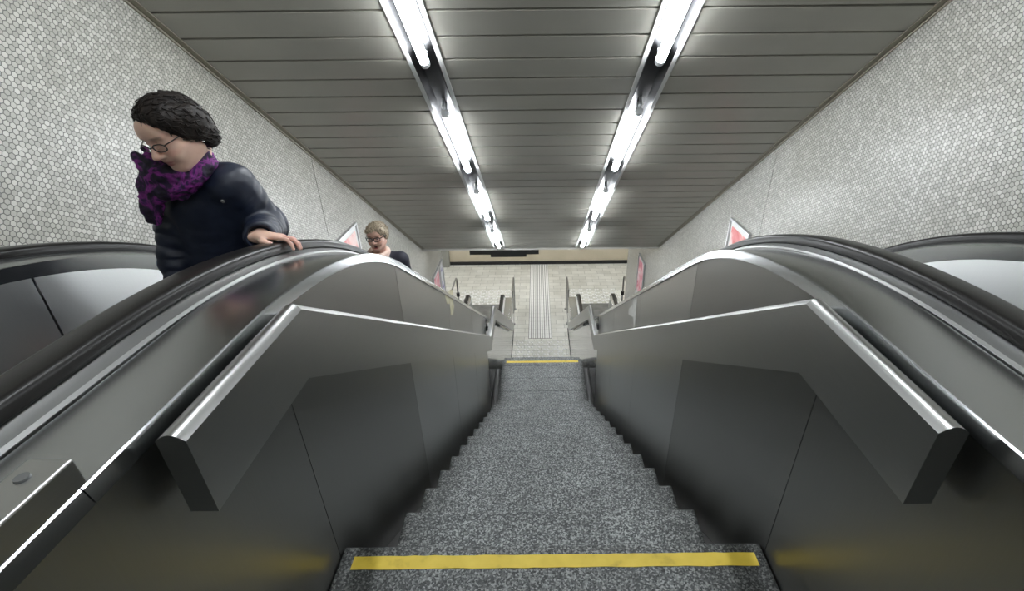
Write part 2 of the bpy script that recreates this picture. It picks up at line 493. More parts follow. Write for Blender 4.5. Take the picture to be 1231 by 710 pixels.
TR = .697
lamp_S = [-.10, 1.54, 3.28, 5.03, 6.77]
names = ['', 'cut by the top edge', 'second down the slope', 'third down the slope', 'lowest on the slope']
for sx, side in ((-1, 'left'), (1, 'right')):
    x = sx * TR
    t = empty('light_trough', cpt(x, S_TOP), 'long recessed steel light trough running down the %s half of the slat ceiling' % side, 'light trough', 'recessed ceiling light troughs')
    bm = bmesh.new()
    extr(bm, [(-.05, .058), (.05, .058), (.05, .064), (-.05, .064)], S_TOP, S_END, x)
    bm_obj('channel_back', bm, M_TROUGH, t)
    for q in (-1, 1):
        bm = bmesh.new()
        extr(bm, [(q * .05, .058), (q * .082, .006), (q * .086, .006), (q * .054, .064)], S_TOP, S_END, x)
        bm_obj('side_reflector', bm, M_TROUGH, t)
        bm = bmesh.new()
        extr(bm, [(q * .079, -.004), (q * .105, -.004), (q * .105, .004), (q * .083, .008)], S_TOP, S_END, x)
        bm_obj('edge_flange', bm, M_REFL, t)
    for i, s0 in enumerate(lamp_S):
        if i == 0:
            lab = '%s trough fluorescent lamp right above the camera' % side
        else:
            lab = 'lit fluorescent lamp in the %s ceiling trough, %s' % (side, names[i])
        la = empty('fluorescent_lamp', cpt(x, s0), lab, 'ceiling lamp', 'fluorescent ceiling lamps')
        def cyl(bm, s0, s1, r0, r1, n=-.016, seg=16):
            add_tube(bm, [cpt(x, s0, n), cpt(x, s1, n)], [r0, r1], seg)
        bm = bmesh.new(); cyl(bm, s0 + .035, s0 + 1.12, .027, .027)
        bm_obj('tube', bm, M_TUBE, la, True, .9)
        for (a, b_) in ((s0, s0 + .035), (s0 + 1.12, s0 + 1.155)):
            bm = bmesh.new()
            cyl(bm, a, b_, .029, .029)
            add_box(bm, -.014, .014, a + .006, b_ - .006, -.015, .058, .002, cmat(x))
            bm_obj('lamp_holder', bm, M_LAMPEND, la, True, .6)
        # clip on the trough behind the tube's upper end
        bm = bmesh.new()
        add_tube(bm, [cpt(x, s0 - .07, -.002), cpt(x, s0 - .035, -.002)], [.010, .014], 12)
        add_box(bm, -.01, .01, s0 - .06, s0 - .045, 0, .058, .002, cmat(x))
        bm_obj('starter', bm, M_LAMPEND, la, True, .6)
# unseen lamps added for lighting: behind the camera, and above the lower ceiling edge
def added_hall_lamp(x, y, z, L, lab, along='y'):
    la = empty('fluorescent_lamp', (x, y, z), lab, 'ceiling lamp', 'added hall lamps')
    d = Vector((0, L / 2, 0)) if along == 'y' else Vector((L / 2, 0, 0))
    c = Vector((x, y, z - .05))
    tube('tube', [c - d, c + d], .021, M_TUBE if z > 0 else M_TUBE_HALL, la)
    h = (.05, L / 2 + .03) if along == 'y' else (L / 2 + .03, .05)
    box('lamp_body', x - h[0], x + h[0], y - h[1], y + h[1], z - .025, z, M_REFL, la)
added_hall_lamp(-.697, -1.0, 2.98, 1.1, 'left added lamp, out of view, on the flat ceiling behind the camera')
added_hall_lamp(.697, -1.0, 2.98, 1.1, 'right added lamp, out of view, on the flat ceiling behind the camera')
for x, w in ((-3.4, 'left'), (0, 'middle'), (3.4, 'right')):
    for y, d in ((9.3, 'near'), (11.2, 'middle'), (13.0, 'far')):
        added_hall_lamp(x, y, -1.70, 1.4, '%s added lamp, out of view, of the %s row on the lower hall ceiling' % (d, w), 'x')

# ------------------------------------------------------------------ staircase
st = empty('staircase', (0, Y1, 0), 'straight flight of speckled grey granite steps with yellow edge strips', 'staircase')
def slab(name, x0, x1, y0, y1, z0, z1, mat, parent):
    return box(name, x0, x1, y0, y1, z0, z1, mat, parent, .004)
top = slab('top_platform', -PX + .002, PX - .002, -1.9, Y1, -.24, 0, M_GRAN_DARK, st)
def strip(x0, x1, y0, y1, z, parent):
    bm = bmesh.new()
    n = 40
    V = []
    for k in range(n + 1):
        x = x0 + (x1 - x0) * k / n
        V.append((bm.verts.new((x, y0 + random.uniform(-.0015, .0015), z + .0015)), bm.verts.new((x, y1 + random.uniform(-.0015, .0015), z + .0015))))
    for k in range(n): bm.faces.new((V[k][0], V[k + 1][0], V[k + 1][1], V[k][1]))
    g = bmesh.ops.extrude_face_region(bm, geom=bm.faces[:])
    bmesh.ops.translate(bm, vec=(0, 0, -.0012), verts=[v for v in g['geom'] if isinstance(v, bmesh.types.BMVert)])
    o = bm_obj('warning_strip', bm, M_YEL, parent)
    o['label'] = 'worn yellow tape strip'
strip(-.640, .652, .937, .981, 0, top)
for k in range(1, 14):
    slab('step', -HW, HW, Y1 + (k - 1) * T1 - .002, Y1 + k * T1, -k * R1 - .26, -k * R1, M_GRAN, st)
# landing with bevelled far corners, laid in slabs
bm = bmesh.new()
def prism(bm, poly, z0, z1):
    A = [bm.verts.new((x, y, z0)) for x, y in poly]; B = [bm.verts.new((x, y, z1)) for x, y in poly]
    n = len(poly)
    for i in range(n): bm.faces.new((A[i], A[(i + 1) % n], B[(i + 1) % n], B[i]))
    bm.faces.new(A[::-1]); bm.faces.new(B)
g = .0025
xs = [-HW, -.195, .185, HW]; ys = [YL0 - .002, 5.02, 5.30, 5.585]
for i in range(3):
    for j in range(3):
        prism(bm, [(xs[i] + g * (i > 0), ys[j] + g * (j > 0)), (xs[i + 1] - g * (i < 2), ys[j] + g * (j > 0)), (xs[i + 1] - g * (i < 2), ys[j + 1] - g), (xs[i] + g * (i > 0), ys[j + 1] - g)], LZ - .12, LZ)
prism(bm, [(-HW, 5.585 + g), (HW, 5.585 + g), (HW, 5.73), (.44, YL1), (-.44, YL1), (-HW, 5.73)], LZ - .12, LZ)
prism(bm, [(-HW + .01, YL0), (HW - .01, YL0), (HW - .01, 5.70), (.43, YL1 - .01), (-.43, YL1 - .01), (-HW + .01, 5.70)], LZ - .26, LZ - .003)
ld = bm_obj('landing_slab', bm, M_GRAN, st)
strip(-.535, .57, 4.772, 4.812, LZ, ld)
strip(-.515, .52, 5.655, 5.70, LZ, ld)
for k in range(1, 12):
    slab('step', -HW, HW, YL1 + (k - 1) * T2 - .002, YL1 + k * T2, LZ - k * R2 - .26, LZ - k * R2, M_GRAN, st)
for sx in (-1, 1):
    pts = [(Y1 + .01, -.20), (YL0, LZ - .20), (YL1, LZ - .20), (YL1 + 11 * T2, FZ - .02), (YL1 + 11 * T2 + .25, FZ - .02)]
    sweep('gutter', pts, [(HW - .01, -.06), (PX - .001, -.06), (PX - .001, 0), (HW - .01, 0)], M_GUTTER, st, sx, False)

# ------------------------------------------------------------------ escalators
ES = .685                                    # slope of the balustrade line
YA, ZA = 1.548, .915                         # upper knee of the deck line
ZB = FZ + .92
YB = YA + (ZA - ZB) / ES                     # lower knee
ANG = math.atan(ES)
def fillet(y, z, R, up):
    T = R * math.tan(ANG / 2)
    out = []
    if up:   # flat then down
        cy, cz = y - T, z - R
        for k in range(17):
            a = ANG * k / 16
            out.append((cy + R * math.sin(a), cz + R * math.cos(a)))
    else:
        cy, cz = y + T, z + R
        for k in range(17):
            a = ANG * (1 - k / 16)
            out.append((cy - R * math.sin(a), cz - R * math.cos(a)))
    return out
RA, RB = 2.1, 1.5
Y_IN, Y_OUT = -1.6, 10.35
CURVE = fillet(YA, ZA, RA, True) + fillet(YB, ZB, RB, False)
def line_z(y):
    P = [(Y_IN - 5, ZA)] + CURVE + [(20, ZB)]
    for (a, b) in zip(P, P[1:]):
        if a[0] <= y <= b[0]: return a[1] + (b[1] - a[1]) * (y - a[0]) / (b[0] - a[0])
CURVE_H = fillet(YA + .06, ZA, 2.5, True) + fillet(YB + .06, ZB, RB, False)    # the handrails bend more gently than the deck
def rail_line(y):
    P = [(Y_IN - 5, ZA)] + CURVE_H + [(20, ZB)]
    for (a, b) in zip(P, P[1:]):
        if a[0] <= y <= b[0]: return a[1] + (b[1] - a[1]) * (y - a[0]) / (b[0] - a[0])
def rail_pts(y0, y1):
    return [(y0, rail_line(y0))] + [(y, z) for (y, z) in CURVE_H if y0 + 1e-4 < y < y1 - 1e-4] + [(y1, rail_line(y1))]
def line_pts(y0, y1, dz=0):
    pts = [(y0, line_z(y0) + dz)] + [(y, z + dz) for (y, z) in CURVE if y0 + 1e-4 < y < y1 - 1e-4] + [(y1, line_z(y1) + dz)]
    return pts
def stair_z(y):
    if y < Y1: return 0
    if y < YL0: return -(y - Y1) / T1 * R1 - R1
    if y < YL1: return LZ
    return max(FZ, LZ - (y - YL1) / T2 * R2 - R2)
def panel(name, x, y0, y1, zbot, dtop, mat, parent, th=.008):
    """upright steel sheet between a lower line and the deck line"""
    n = max(2, int((y1 - y0) / .06))
    ys = [y0 + (y1 - y0) * k / n for k in range(n + 1)]
    bm = bmesh.new()
    rows = []
    for y in ys:
        zt = line_z(y) + dtop; zb = min(zbot(y), zt - .02)
        rows.append([bm.verts.new((xx, y, z)) for xx in (x, x + th) for z in (zb, zt)])
    for a, b in zip(rows, rows[1:]):
        bm.faces.new((a[0], b[0], b[1], a[1])); bm.faces.new((a[2], a[3], b[3], b[2]))
        bm.faces.new((a[1], b[1], b[3], a[3])); bm.faces.new((a[0], a[2], b[2], b[0]))
    bm.faces.new((rows[0][0], rows[0][1], rows[0][3], rows[0][2])); bm.faces.new((rows[-1][0], rows[-1][2], rows[-1][3], rows[-1][1]))
    return bm_obj(name, bm, mat, parent)
def lean_panel(name, sx, xt, xb, y0, y1, zbot, h, mat, parent, th=.008):
    n = max(2, int((y1 - y0) / .06)); bm = bmesh.new(); rows = []
    for k in range(n + 1):
        y = y0 + (y1 - y0) * k / n
        zt = line_z(y)
        prof = [(xt, zt), (xb, zt - h), (xb, zbot(y)), (xb + th, zbot(y)), (xb + th, zt - h), (xt + th, zt)]
        rows.append([bm.verts.new((sx * x, y - (.05 if x < xt else 0) * (1 if i in (1, 4) else 1), z)) for i, (x, z) in enumerate(prof)])
    for a, b in zip(rows, rows[1:]):
        for i in range(6): bm.faces.new((a[i], a[(i + 1) % 6], b[(i + 1) % 6], b[i]))
    for r in (rows[0], rows[-1]):
        bm.faces.new((r[0], r[1], r[4], r[5])); bm.faces.new((r[1], r[2], r[3], r[4]))
    return bm_obj(name, bm, mat, parent)
def newel(pts, r=.22, drop=.34):
    """quarter turns at both ends of a handrail line"""
    y0, z0 = pts[0]; y1, z1 = pts[-1]
    a = [(y0 - r * math.sin(t), z0 - r + r * math.cos(t)) for t in np.linspace(PI / 2, 0, 9)][:-1]
    b = [(y1 + r * math.sin(t), z1 - r + r * math.cos(t)) for t in np.linspace(0, PI / 2, 9)][1:]
    return [(y0 - r, z0 - r - drop)] + a + pts + b + [(y1 + r, z1 - r - drop)]

DECK_SEC = [(.6775, -.031), (.6778, -.028), (.6842, -.003), (.687, 0), (.852, 0), (.852, -.02), (.70, -.031)]
STRIP_SEC = [(.856, -.10), (.856, .004), (.862, .010), (.893, .020), (.893, -.10)]
SKIRT_SEC = [(.893, -.02), (.893, .024), (.905, .030), (.965, .030), (.965, -.02)]
def rail_sec(c, w=.044, t0=.018, t1=.054):
    pts = []
    for (x, n) in ((-w, t0 + .006), (-w, t1 - .012), (-w + .006, t1 - .004), (-w + .018, t1), (w - .018, t1), (w - .006, t1 - .004), (w, t1 - .012), (w, t0 + .006), (w - .008, t0), (-w + .008, t0)):
        pts.append((c + x, n))
    return pts
XI, XO, XWALL = .985, 1.70, XW - .004

def escalator(sx, label):
    e = empty('escalator', (sx * 1.34, 1.2, 0), label, 'escalator', 'escalators beside the stairs')
    cuts = [Y_IN, .475, 1.98, 4.0, 6.0, 8.0, Y_OUT]
    for a, b in zip(cuts, cuts[1:]):
        sweep('deck_cover', line_pts(a + .0012, b - .0012), DECK_SEC, M_DECK, e, sx, True, .4)
    # outer cladding towards the stairs
    joints = [Y_IN, -.02, .98, 1.98, 2.98, 3.98, 4.98, 5.98, 6.98, 7.98, 8.98, Y_OUT]
    for a, b in zip(joints, joints[1:]):
        x = PX if sx > 0 else -PX - .008
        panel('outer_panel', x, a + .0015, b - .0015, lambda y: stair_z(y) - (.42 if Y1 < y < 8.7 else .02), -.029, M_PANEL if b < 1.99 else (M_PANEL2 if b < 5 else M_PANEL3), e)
    panel('panel_backing', sx * .71 - .006, Y_IN, Y_OUT, lambda y: stair_z(y) - .4, -.034, M_BLACK, e, .012)
    box('kick_strip', *sorted((sx * (PX - .010), sx * (PX - .0005))), 8.85, Y_OUT, FZ + .0005, FZ + .03, M_BLACK, e)
    for sec, mat, nm in ((STRIP_SEC, M_GUIDE, 'rail_guide'), (SKIRT_SEC, M_BLACK, 'rail_base')):
        sweep(nm, rail_pts(Y_IN, Y_OUT), sec, mat, e, sx, True, .4)
    sweep('handrail', newel(rail_pts(Y_IN, Y_OUT)), rail_sec(.934), M_RUBBER, e, sx, True, .7)['label'] = 'black rubber handrail on the stair side'
    # inner faces
    fl_in = lambda y: line_z(y) - .92 - .06
    ij = [Y_IN, .0, 1.43, 2.9, 4.4, 5.9, 7.4, 8.9, Y_OUT]
    for a, b in zip(ij, ij[1:]):
        panel('inner_panel', sx * (XI - .004) - .004, a + .004, b - .004, fl_in, .0, M_INNER, e)
        lean_panel('inner_panel', sx, XO, XO - .05, a + .004, b - .004, fl_in, .40, M_INNER, e)
    panel('inner_backing', sx * (XI - .018) - .004, Y_IN, Y_OUT, fl_in, -.01, M_BLACK, e)
    lean_panel('inner_backing', sx, XO + .016, XO - .034, Y_IN, Y_OUT, fl_in, .40, M_BLACK, e)
    for xx, d in ((XI, .004), (XO - .05, -.012)):
        panel('skirt_panel', sx * (xx + d + .004) - .004, Y_IN + .02, Y_OUT - .02, fl_in, -.92 + .17, M_DARKSTEEL, e)
    # wall side: bright strip, handrail, outer deck up to the tiles
    sweep('rail_guide', rail_pts(Y_IN, Y_OUT), [(1.694, -.10), (1.694, .002), (1.70, .006), (1.742, .020), (1.742, -.10)], M_DECK, e, sx, True, .4)
    sweep('rail_base', rail_pts(Y_IN, Y_OUT), [(1.742, -.10), (1.742, .03), (1.83, .03), (1.83, -.10)], M_BLACK, e, sx, True, .4)
    sweep('handrail', newel(rail_pts(Y_IN, Y_OUT)), rail_sec(1.785), M_RUBBER, e, sx, True, .7)['label'] = 'black rubber handrail on the wall side'
    sweep('deck_cover', line_pts(Y_IN, 8.9), [(1.83, -.03), (1.83, .0), (XWALL, .0), (XWALL, -.03)], M_DECK, e, sx, True, .4)
    # end caps of the two balustrades
    for (xa, xb) in ((.69, .98), (1.705, 1.9)):
        for (ya, yb, z) in ((Y_OUT, Y_OUT + .14, FZ), (Y_IN - .14, Y_IN, 0)):
            bm = bmesh.new(); add_box(bm, *sorted((sx * xa, sx * xb)), ya, yb, z + .002, z + .84, .03)
            bm_obj('newel_box', bm, M_CHROME, e)
    # landing plates, comb plates and steps
    a, b = sorted((sx * (XI + .012), sx * (XO - .066)))
    box('landing_plate', a, b, Y_IN - .3, .62, -.06, .0, M_PLATE, e)
    box('landing_plate', *sorted((sx * (PX + .02), sx * (XW - .0))), 9.75, 11.66, FZ + .0005, FZ + .008, M_PLATE, e)
    for (y, z) in ((.62, .0), (9.58, FZ)):
        bm = bmesh.new(); add_box(bm, a, b, y, y + .16, z - .02, z + .012, .004)
        bm_obj('comb_plate', bm, M_RAIL, e)
    y = .78; tr = .38
    while y < 9.5:
        z = line_z(y + tr * .5) - .92
        zn = line_z(y + tr * 1.5) - .92
        bm = bmesh.new()
        bx0, bx1 = a + .01, b - .01
        k = 0; w = .012
        add_box(bm, bx0, bx1, y, y + tr, min(z - .03, zn - .02), z - .012)
        while bx0 + k * .024 + w < bx1:
            add_box(bm, bx0 + k * .024, bx0 + k * .024 + w, y + .004, y + tr - .004, z - .013, z)
            k += 1
        bm_obj('step', bm, M_STEP, e)
        y += tr
    # steel bar fixed along the deck edge at the upper end
    bm = bmesh.new(); add_box(bm, *sorted((sx * .685, sx * .748)), Y_IN, .487, ZA + .001, ZA + .047, .003)
    gbar = bm_obj('deck_bar', bm, M_RAIL, e); gbar['label'] = 'brushed steel bar along the deck edge'
    bm = bmesh.new()
    bmesh.ops.create_cone(bm, cap_ends=True, segments=20, radius1=.0095, radius2=.0085, depth=.004, matrix=Matrix.Translation((sx * .722, .452, ZA + .0485)))
    bm_obj('bolt', bm, M_PLATE, gbar, True, .6)
    return e
esc_l = escalator(-1, 'escalator along the left tiled wall, two women riding up on it')
esc_r = escalator(1, 'empty escalator along the right tiled wall')

# thin, pale, irregular patches on the cladding
def thin_patch(name, sx, pts, mat, parent, lab):
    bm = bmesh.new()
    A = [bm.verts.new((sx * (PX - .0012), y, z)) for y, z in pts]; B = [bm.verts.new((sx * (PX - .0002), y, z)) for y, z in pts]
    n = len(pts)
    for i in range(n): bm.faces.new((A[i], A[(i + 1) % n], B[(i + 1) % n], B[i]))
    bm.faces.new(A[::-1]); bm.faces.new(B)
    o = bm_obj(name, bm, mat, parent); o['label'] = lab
M_PATCH = mottled('pale_yellow_patch', [(.3, (.62, .58, .36)), (.6, (.75, .72, .55))], 30, .7)
thin_patch('pale_patch', -1, [(2.93, -.075), (3.03, -.10), (3.12, -.13), (3.24, -.19), (3.20, -.24), (3.17, -.235), (3.20, -.31), (3.12, -.345), (3.05, -.30), (3.06, -.21), (2.96, -.16)], M_PATCH, esc_l, 'irregular yellowish patch')
thin_patch('pale_patch', 1, [(3.10, -.15), (3.20, -.19), (3.22, -.33), (3.36, -.44), (3.34, -.48), (3.16, -.40), (3.12, -.50), (3.08, -.49), (3.09, -.3)], mottled('pale_grey_patch', [(.3, (.55, .55, .52)), (.6, (.66, .66, .63))], 30, .6), esc_r, 'irregular pale patch')

# ------------------------------------------------------------------ box section handrails of the stairs
HP = [(.575, .905), (1.005, .905), (4.755, -1.588), (5.46, -1.588), (9.08, -4.03), (9.50, -4.03)]
arc = [(.605 + .05 * t, .013 * math.sin(PI * t)) for t in np.linspace(0, 1, 9)]
HSEC = [(.605, -.166)] + arc + [(.655, -.166)]
for sx, side in ((-1, 'left'), (1, 'right')):
    h = empty('stair_handrail', (sx * .63, .6, .8), 'angular brushed steel box handrail on the %s side of the stairs' % side, 'handrail', 'steel box handrails of the stairs')
    sweep('rail_box', HP, HSEC, M_RAIL, h, sx, True, .35)
    for y, z in ((.80, .905), (1.8, None), (2.9, None), (4.0, None), (5.1, -1.588), (5.75, None), (6.15, None), (6.55, None), (7.6, None), (8.6, None), (9.3, -4.03)):
        if z is None:
            for (p, q) in zip(HP, HP[1:]):
                if p[0] <= y <= q[0]: z = p[1] + (q[1] - p[1]) * (y - p[0]) / (q[0] - p[0])
        bm = bmesh.new()
        add_box(bm, *sorted((sx * .654, sx * .6845)), y - .03, y + .03, z - .125, z - .055, .003)
        if 5.5 < y < 7: add_box(bm, *sorted((sx * .66, sx * .6845)), y - .045, y + .045, z - .215, z - .125, .004)
        bm_obj('bracket', bm, M_DARKSTEEL, h)

# ------------------------------------------------------------------ posters, sign, guard rails
M_WHITE = plain('white_paper', (.72, .72, .70), .45)
def art(name, stops, scale, distort):
    return mottled(name, stops, scale, .4, 3, distort=distort)
M_ART = art('pink_poster_print', [(.32, (.62, .06, .07)), (.44, (.74, .22, .22)), (.54, (.80, .55, .52)), (.66, (.80, .72, .70)), (.8, (.55, .07, .10))], 3.2, 1.2)
M_ART2 = art('rose_poster_print', [(.30, (.55, .05, .12)), (.45, (.74, .30, .36)), (.58, (.80, .60, .62)), (.75, (.60, .10, .2))], 4.2, .8)
M_ART3 = art('white_poster_print', [(.35, (.74, .75, .78)), (.52, (.70, .71, .76)), (.60, (.20, .17, .45)), (.72, (.74, .75, .78))], 4.5, .4)
def poster(sx, y0, y1, z0, z1, mat, label, arts=True):
    p = empty('poster_frame', (sx * XW, (y0 + y1) / 2, z0), label, 'poster', 'framed posters on the tiled walls')
    X = sx * XW
    f = .022
    bm = bmesh.new()
    for (a, b, c, d) in ((y0, y1, z1 - f, z1), (y0, y1, z0, z0 + f), (y0, y0 + f, z0 + f, z1 - f), (y1 - f, y1, z0 + f, z1 - f)):
        add_box(bm, *sorted((X - sx * .03, X - sx * .0005)), a, b, c, d, .003)
    bm_obj('frame', bm, M_FRAME, p)
    sh = box('sheet', X - sx * .012, X - sx * .002, y0 + f, y1 - f, z0 + f, z1 - f, M_WHITE, p)
    m = .055
    box('print', X - sx * .0145, X - sx * .0121, y0 + f + m * .6, y1 - f - m * .6, z0 + f + m, z1 - f - m, mat, p)
poster(-1, 4.40, 4.975, -1.10, -.245, M_ART, 'framed pink poster on the left wall, between the two women')
poster(1, 4.37, 4.875, -1.08, -.20, M_ART, 'framed red and pink poster on the right wall, cut off by the near handrail')
poster(-1, 8.10, 8.68, -3.25, -2.43, M_ART2, 'framed pink poster far down the left wall, beside the white one')
poster(-1, 8.72, 9.04, -3.35, -2.44, M_ART3, 'narrow white and blue poster at the far corner of the left wall')
poster(1, 8.46, 9.04, -3.22, -2.36, M_ART2, 'framed pink poster far down the right wall')

M_SIGN = plain('dark_sign_case', (.10, .10, .10), .5)
sg = empty('hanging_sign', (-.69, 8.6, -2.16), 'dark long sign case hanging below the lower edge of the ceiling', 'sign')
bm = bmesh.new(); add_box(bm, -1.365, -.03, 8.56, 8.66, -2.165, -1.90, .006); bm_obj('sign_case', bm, M_SIGN, sg)
bm = bmesh.new(); add_box(bm, -.965, -.27, 8.58, 8.64, -2.225, -2.163, .004); bm_obj('lower_panel', bm, M_SIGN, sg)
for x in (-1.1, -.3): tube('hanger', [(x, 8.61, -1.91), (x, 8.61, -1.70)], .012, M_SIGN, sg)

M_GLASS = plain('smoked_infill', (.10, .105, .11), .25, .6)
for (x, lab) in ((-2.2, 'guard rail at the foot of the left escalator, on its wall side'), (-.70, 'guard rail at the foot of the left escalator, on its stair side'),
                 (.70, 'guard rail at the foot of the right escalator, on its stair side'), (2.2, 'guard rail at the foot of the right escalator, on its wall side')):
    gr = empty('guard_rail', (x, 11.37, FZ), 'dark steel ' + lab, 'guard rail', 'guard rails at the escalator exits')
    zt = FZ + 1.0
    top_y = 10.55
    r = .10
    pts = [(x, 11.37, FZ)] + [(x, 11.37 - r + r * math.cos(t), zt - r + r * math.sin(t)) for t in np.linspace(0, PI / 2, 7)] + [(x, top_y, zt)]
    tube('bent_rail', pts, .021, M_DARKSTEEL, gr)
    tube('post', [(x, top_y + .05, FZ), (x, top_y + .05, zt)], .019, M_DARKSTEEL, gr)
    bm = bmesh.new(); add_tube(bm, [(x, 11.37, FZ), (x, 11.37, FZ + .02)], .05, 16); add_tube(bm, [(x, top_y + .05, FZ), (x, top_y + .05, FZ + .02)], .05, 16)
    bm_obj('base_flange', bm, M_DARKSTEEL, gr, True, .6)
    if abs(x) < 1: box('infill_panel', x - .004, x + .004, top_y + .08, 11.33, FZ + .12, zt - .06, M_GLASS, gr)
    else:
        bm = bmesh.new(); add_tube(bm, [(x, 11.37, FZ + .43), (x, 11.37, FZ + .53)], .045, 16)
        bm_obj('collar', bm, M_BLACK, gr, True, .6)

# ------------------------------------------------------------------ people: bodies grown as one surface from a distance field
class Field:
    def __init__(self, lo, hi, h):
        self.lo = np.array(lo, float); self.h = h
        self.n = np.ceil((np.array(hi) - self.lo) / h).astype(int) + 1
        self.f = np.full(self.n, 1.0, np.float32)
    def region(self, lo, hi, pad):
        a = np.floor((np.array(lo) - pad - self.lo) / self.h).astype(int)
        b = np.ceil((np.array(hi) + pad - self.lo) / self.h).astype(int) + 1
        a = np.clip(a, 0, self.n); b = np.clip(b, 0, self.n)
        if np.any(b <= a): return None, None
        ax = [self.lo[i] + self.h * np.arange(a[i], b[i]) for i in range(3)]
        P = np.stack(np.meshgrid(*ax, indexing='ij'), -1)
        return tuple(slice(a[i], b[i]) for i in range(3)), P
    def join(self, lo, hi, fn, k=.02, op='add'):
        sl, P = self.region(lo, hi, k + 3 * self.h)
        if sl is None: return
        d = fn(P).astype(np.float32); f = self.f[sl]
        if op == 'add':
            m = np.maximum(k - np.abs(f - d), 0) / k
            self.f[sl] = np.minimum(f, d) - m * m * k * .25
        else:
            d = -d
            m = np.maximum(k - np.abs(f - d), 0) / k
            self.f[sl] = np.maximum(f, d) + m * m * k * .25
    def ell(self, c, r, k=.02, op='add', R=None):
        c = np.array(c, float); r = np.array(r, float)
        ext = np.array([max(r)] * 3) if R is not None else r
        def fn(P):
            q = P - c
            if R is not None: q = q @ R
            a = np.linalg.norm(q / r, axis=-1); b = np.linalg.norm(q / (r * r), axis=-1)
            return a * (a - 1) / np.maximum(b, 1e-6)
        self.join(c - ext, c + ext, fn, k, op)
    def cone(self, a, b, ra, rb, k=.02, op='add', flat=None):
        a = np.array(a, float); b = np.array(b, float); rm = max(ra, rb)
        if flat is not None:
            fd = np.array(flat[0], float); fd /= np.linalg.norm(fd); fs = flat[1]   # squash along fd
        def fn(P):
            pa = P - a; ba = b - a
            t = np.clip((pa @ ba) / max(ba @ ba, 1e-9), 0, 1)
            q = pa - t[..., None] * ba
            if flat is not None:
                q = q + ((q @ fd) * (1 / fs - 1))[..., None] * fd
                return (np.linalg.norm(q, axis=-1) - (ra + (rb - ra) * t)) * fs
            return np.linalg.norm(q, axis=-1) - (ra + (rb - ra) * t)
        self.join(np.minimum(a, b) - rm, np.maximum(a, b) + rm, fn, k, op)
    def chain(self, pts, rs, k=.015, **kw):
        for p, q, r, s in zip(pts, pts[1:], rs, rs[1:]): self.cone(p, q, r, s, k, **kw)
    def mesh(self):
        """surface nets"""
        f = self.f; s = f < 0
        c = np.zeros(tuple(self.n - 1), np.int8)
        for i in (0, 1):
            for j in (0, 1):
                for k in (0, 1):
                    c += s[i:i + self.n[0] - 1, j:j + self.n[1] - 1, k:k + self.n[2] - 1]
        act = np.argwhere((c > 0) & (c < 8))
        idx = np.full(c.shape, -1, np.int64); idx[tuple(act.T)] = np.arange(len(act))
        V = np.zeros((len(act), 3)); W = np.zeros(len(act))
        cor = [(i, j, k) for i in (0, 1) for j in (0, 1) for k in (0, 1)]
        val = {q: f[act[:, 0] + q[0], act[:, 1] + q[1], act[:, 2] + q[2]] for q in cor}
        for a in cor:
            for ax in range(3):
                if a[ax]: continue
                b = tuple(1 if m == ax else a[m] for m in range(3))
                va, vb = val[a], val[b]
                mk = (va < 0) != (vb < 0)
                t = np.where(mk, va / np.where(mk, va - vb, 1), 0)
                p = np.zeros((len(act), 3)); p[:] = a; p[:, ax] = t
                V[mk] += p[mk]; W[mk] += 1
        V = (act + V / np.maximum(W, 1)[:, None]) * self.h + self.lo
        quads = []
        for ax in range(3):
            o = [m for m in range(3) if m != ax]
            sa = [slice(1, -1)] * 3; sb = [slice(1, -1)] * 3
            sa[ax] = slice(0, -1); sb[ax] = slice(1, None)
            A, B = s[tuple(sa)], s[tuple(sb)]
            e = np.argwhere(A != B)
            base = e.copy(); base[:, o[0]] += 1; base[:, o[1]] += 1
            fl = A[tuple(e.T)]
            def cell(d0, d1):
                q = base.copy(); q[:, o[0]] -= d0; q[:, o[1]] -= d1
                return idx[tuple(q.T)]
            Q = np.stack([cell(1, 1), cell(0, 1), cell(0, 0), cell(1, 0)], -1)
            if ax == 1: fl = ~fl
            Q[~fl] = Q[~fl][:, ::-1]
            quads.append(Q)
        Q = np.concatenate(quads); Q = Q[(Q >= 0).all(1)]
        return V, Q

def rot(yaw=0, pitch=0, roll=0):
    """local head/torso axes in world: x her left, -y ahead, z up; pitch>0 nods down, yaw>0 turns towards -X"""
    Rz = np.array([[math.cos(-yaw), -math.sin(-yaw), 0], [math.sin(-yaw), math.cos(-yaw), 0], [0, 0, 1]])
    Rx = np.array([[1, 0, 0], [0, math.cos(pitch), -math.sin(pitch)], [0, math.sin(pitch), math.cos(pitch)]])
    Ry = np.array([[math.cos(roll), 0, math.sin(roll)], [0, 1, 0], [-math.sin(roll), 0, math.cos(roll)]])
    return Rz @ Rx @ Ry

def smooth_mesh(V, Q, n=1):
    for _ in range(n):
        A = np.zeros_like(V); W = np.zeros(len(V))
        for i in range(4):
            a, b = Q[:, i], Q[:, (i + 1) % 4]
            np.add.at(A, a, V[b]); np.add.at(W, a, 1); np.add.at(A, b, V[a]); np.add.at(W, b, 1)
        V = V * .5 + .5 * A / np.maximum(W, 1)[:, None]
    return V
def vnormals(V, Q):
    n = np.cross(V[Q[:, 2]] - V[Q[:, 0]], V[Q[:, 3]] - V[Q[:, 1]])
    A = np.zeros_like(V)
    for i in range(4): np.add.at(A, Q[:, i], n)
    return A / np.maximum(np.linalg.norm(A, axis=1), 1e-12)[:, None]
def fmesh(name, V, Q, mat, parent=None, tint=None):
    o = mesh_obj(name, V, Q, mat, parent, True)
    if tint is not None and len(o.data.vertices) == len(V):
        at = o.data.color_attributes.new('tint', 'FLOAT_COLOR', 'POINT')
        at.data.foreach_set('color', np.concatenate([tint, np.ones((len(V), 1))], 1).astype(np.float32).ravel())
    return o

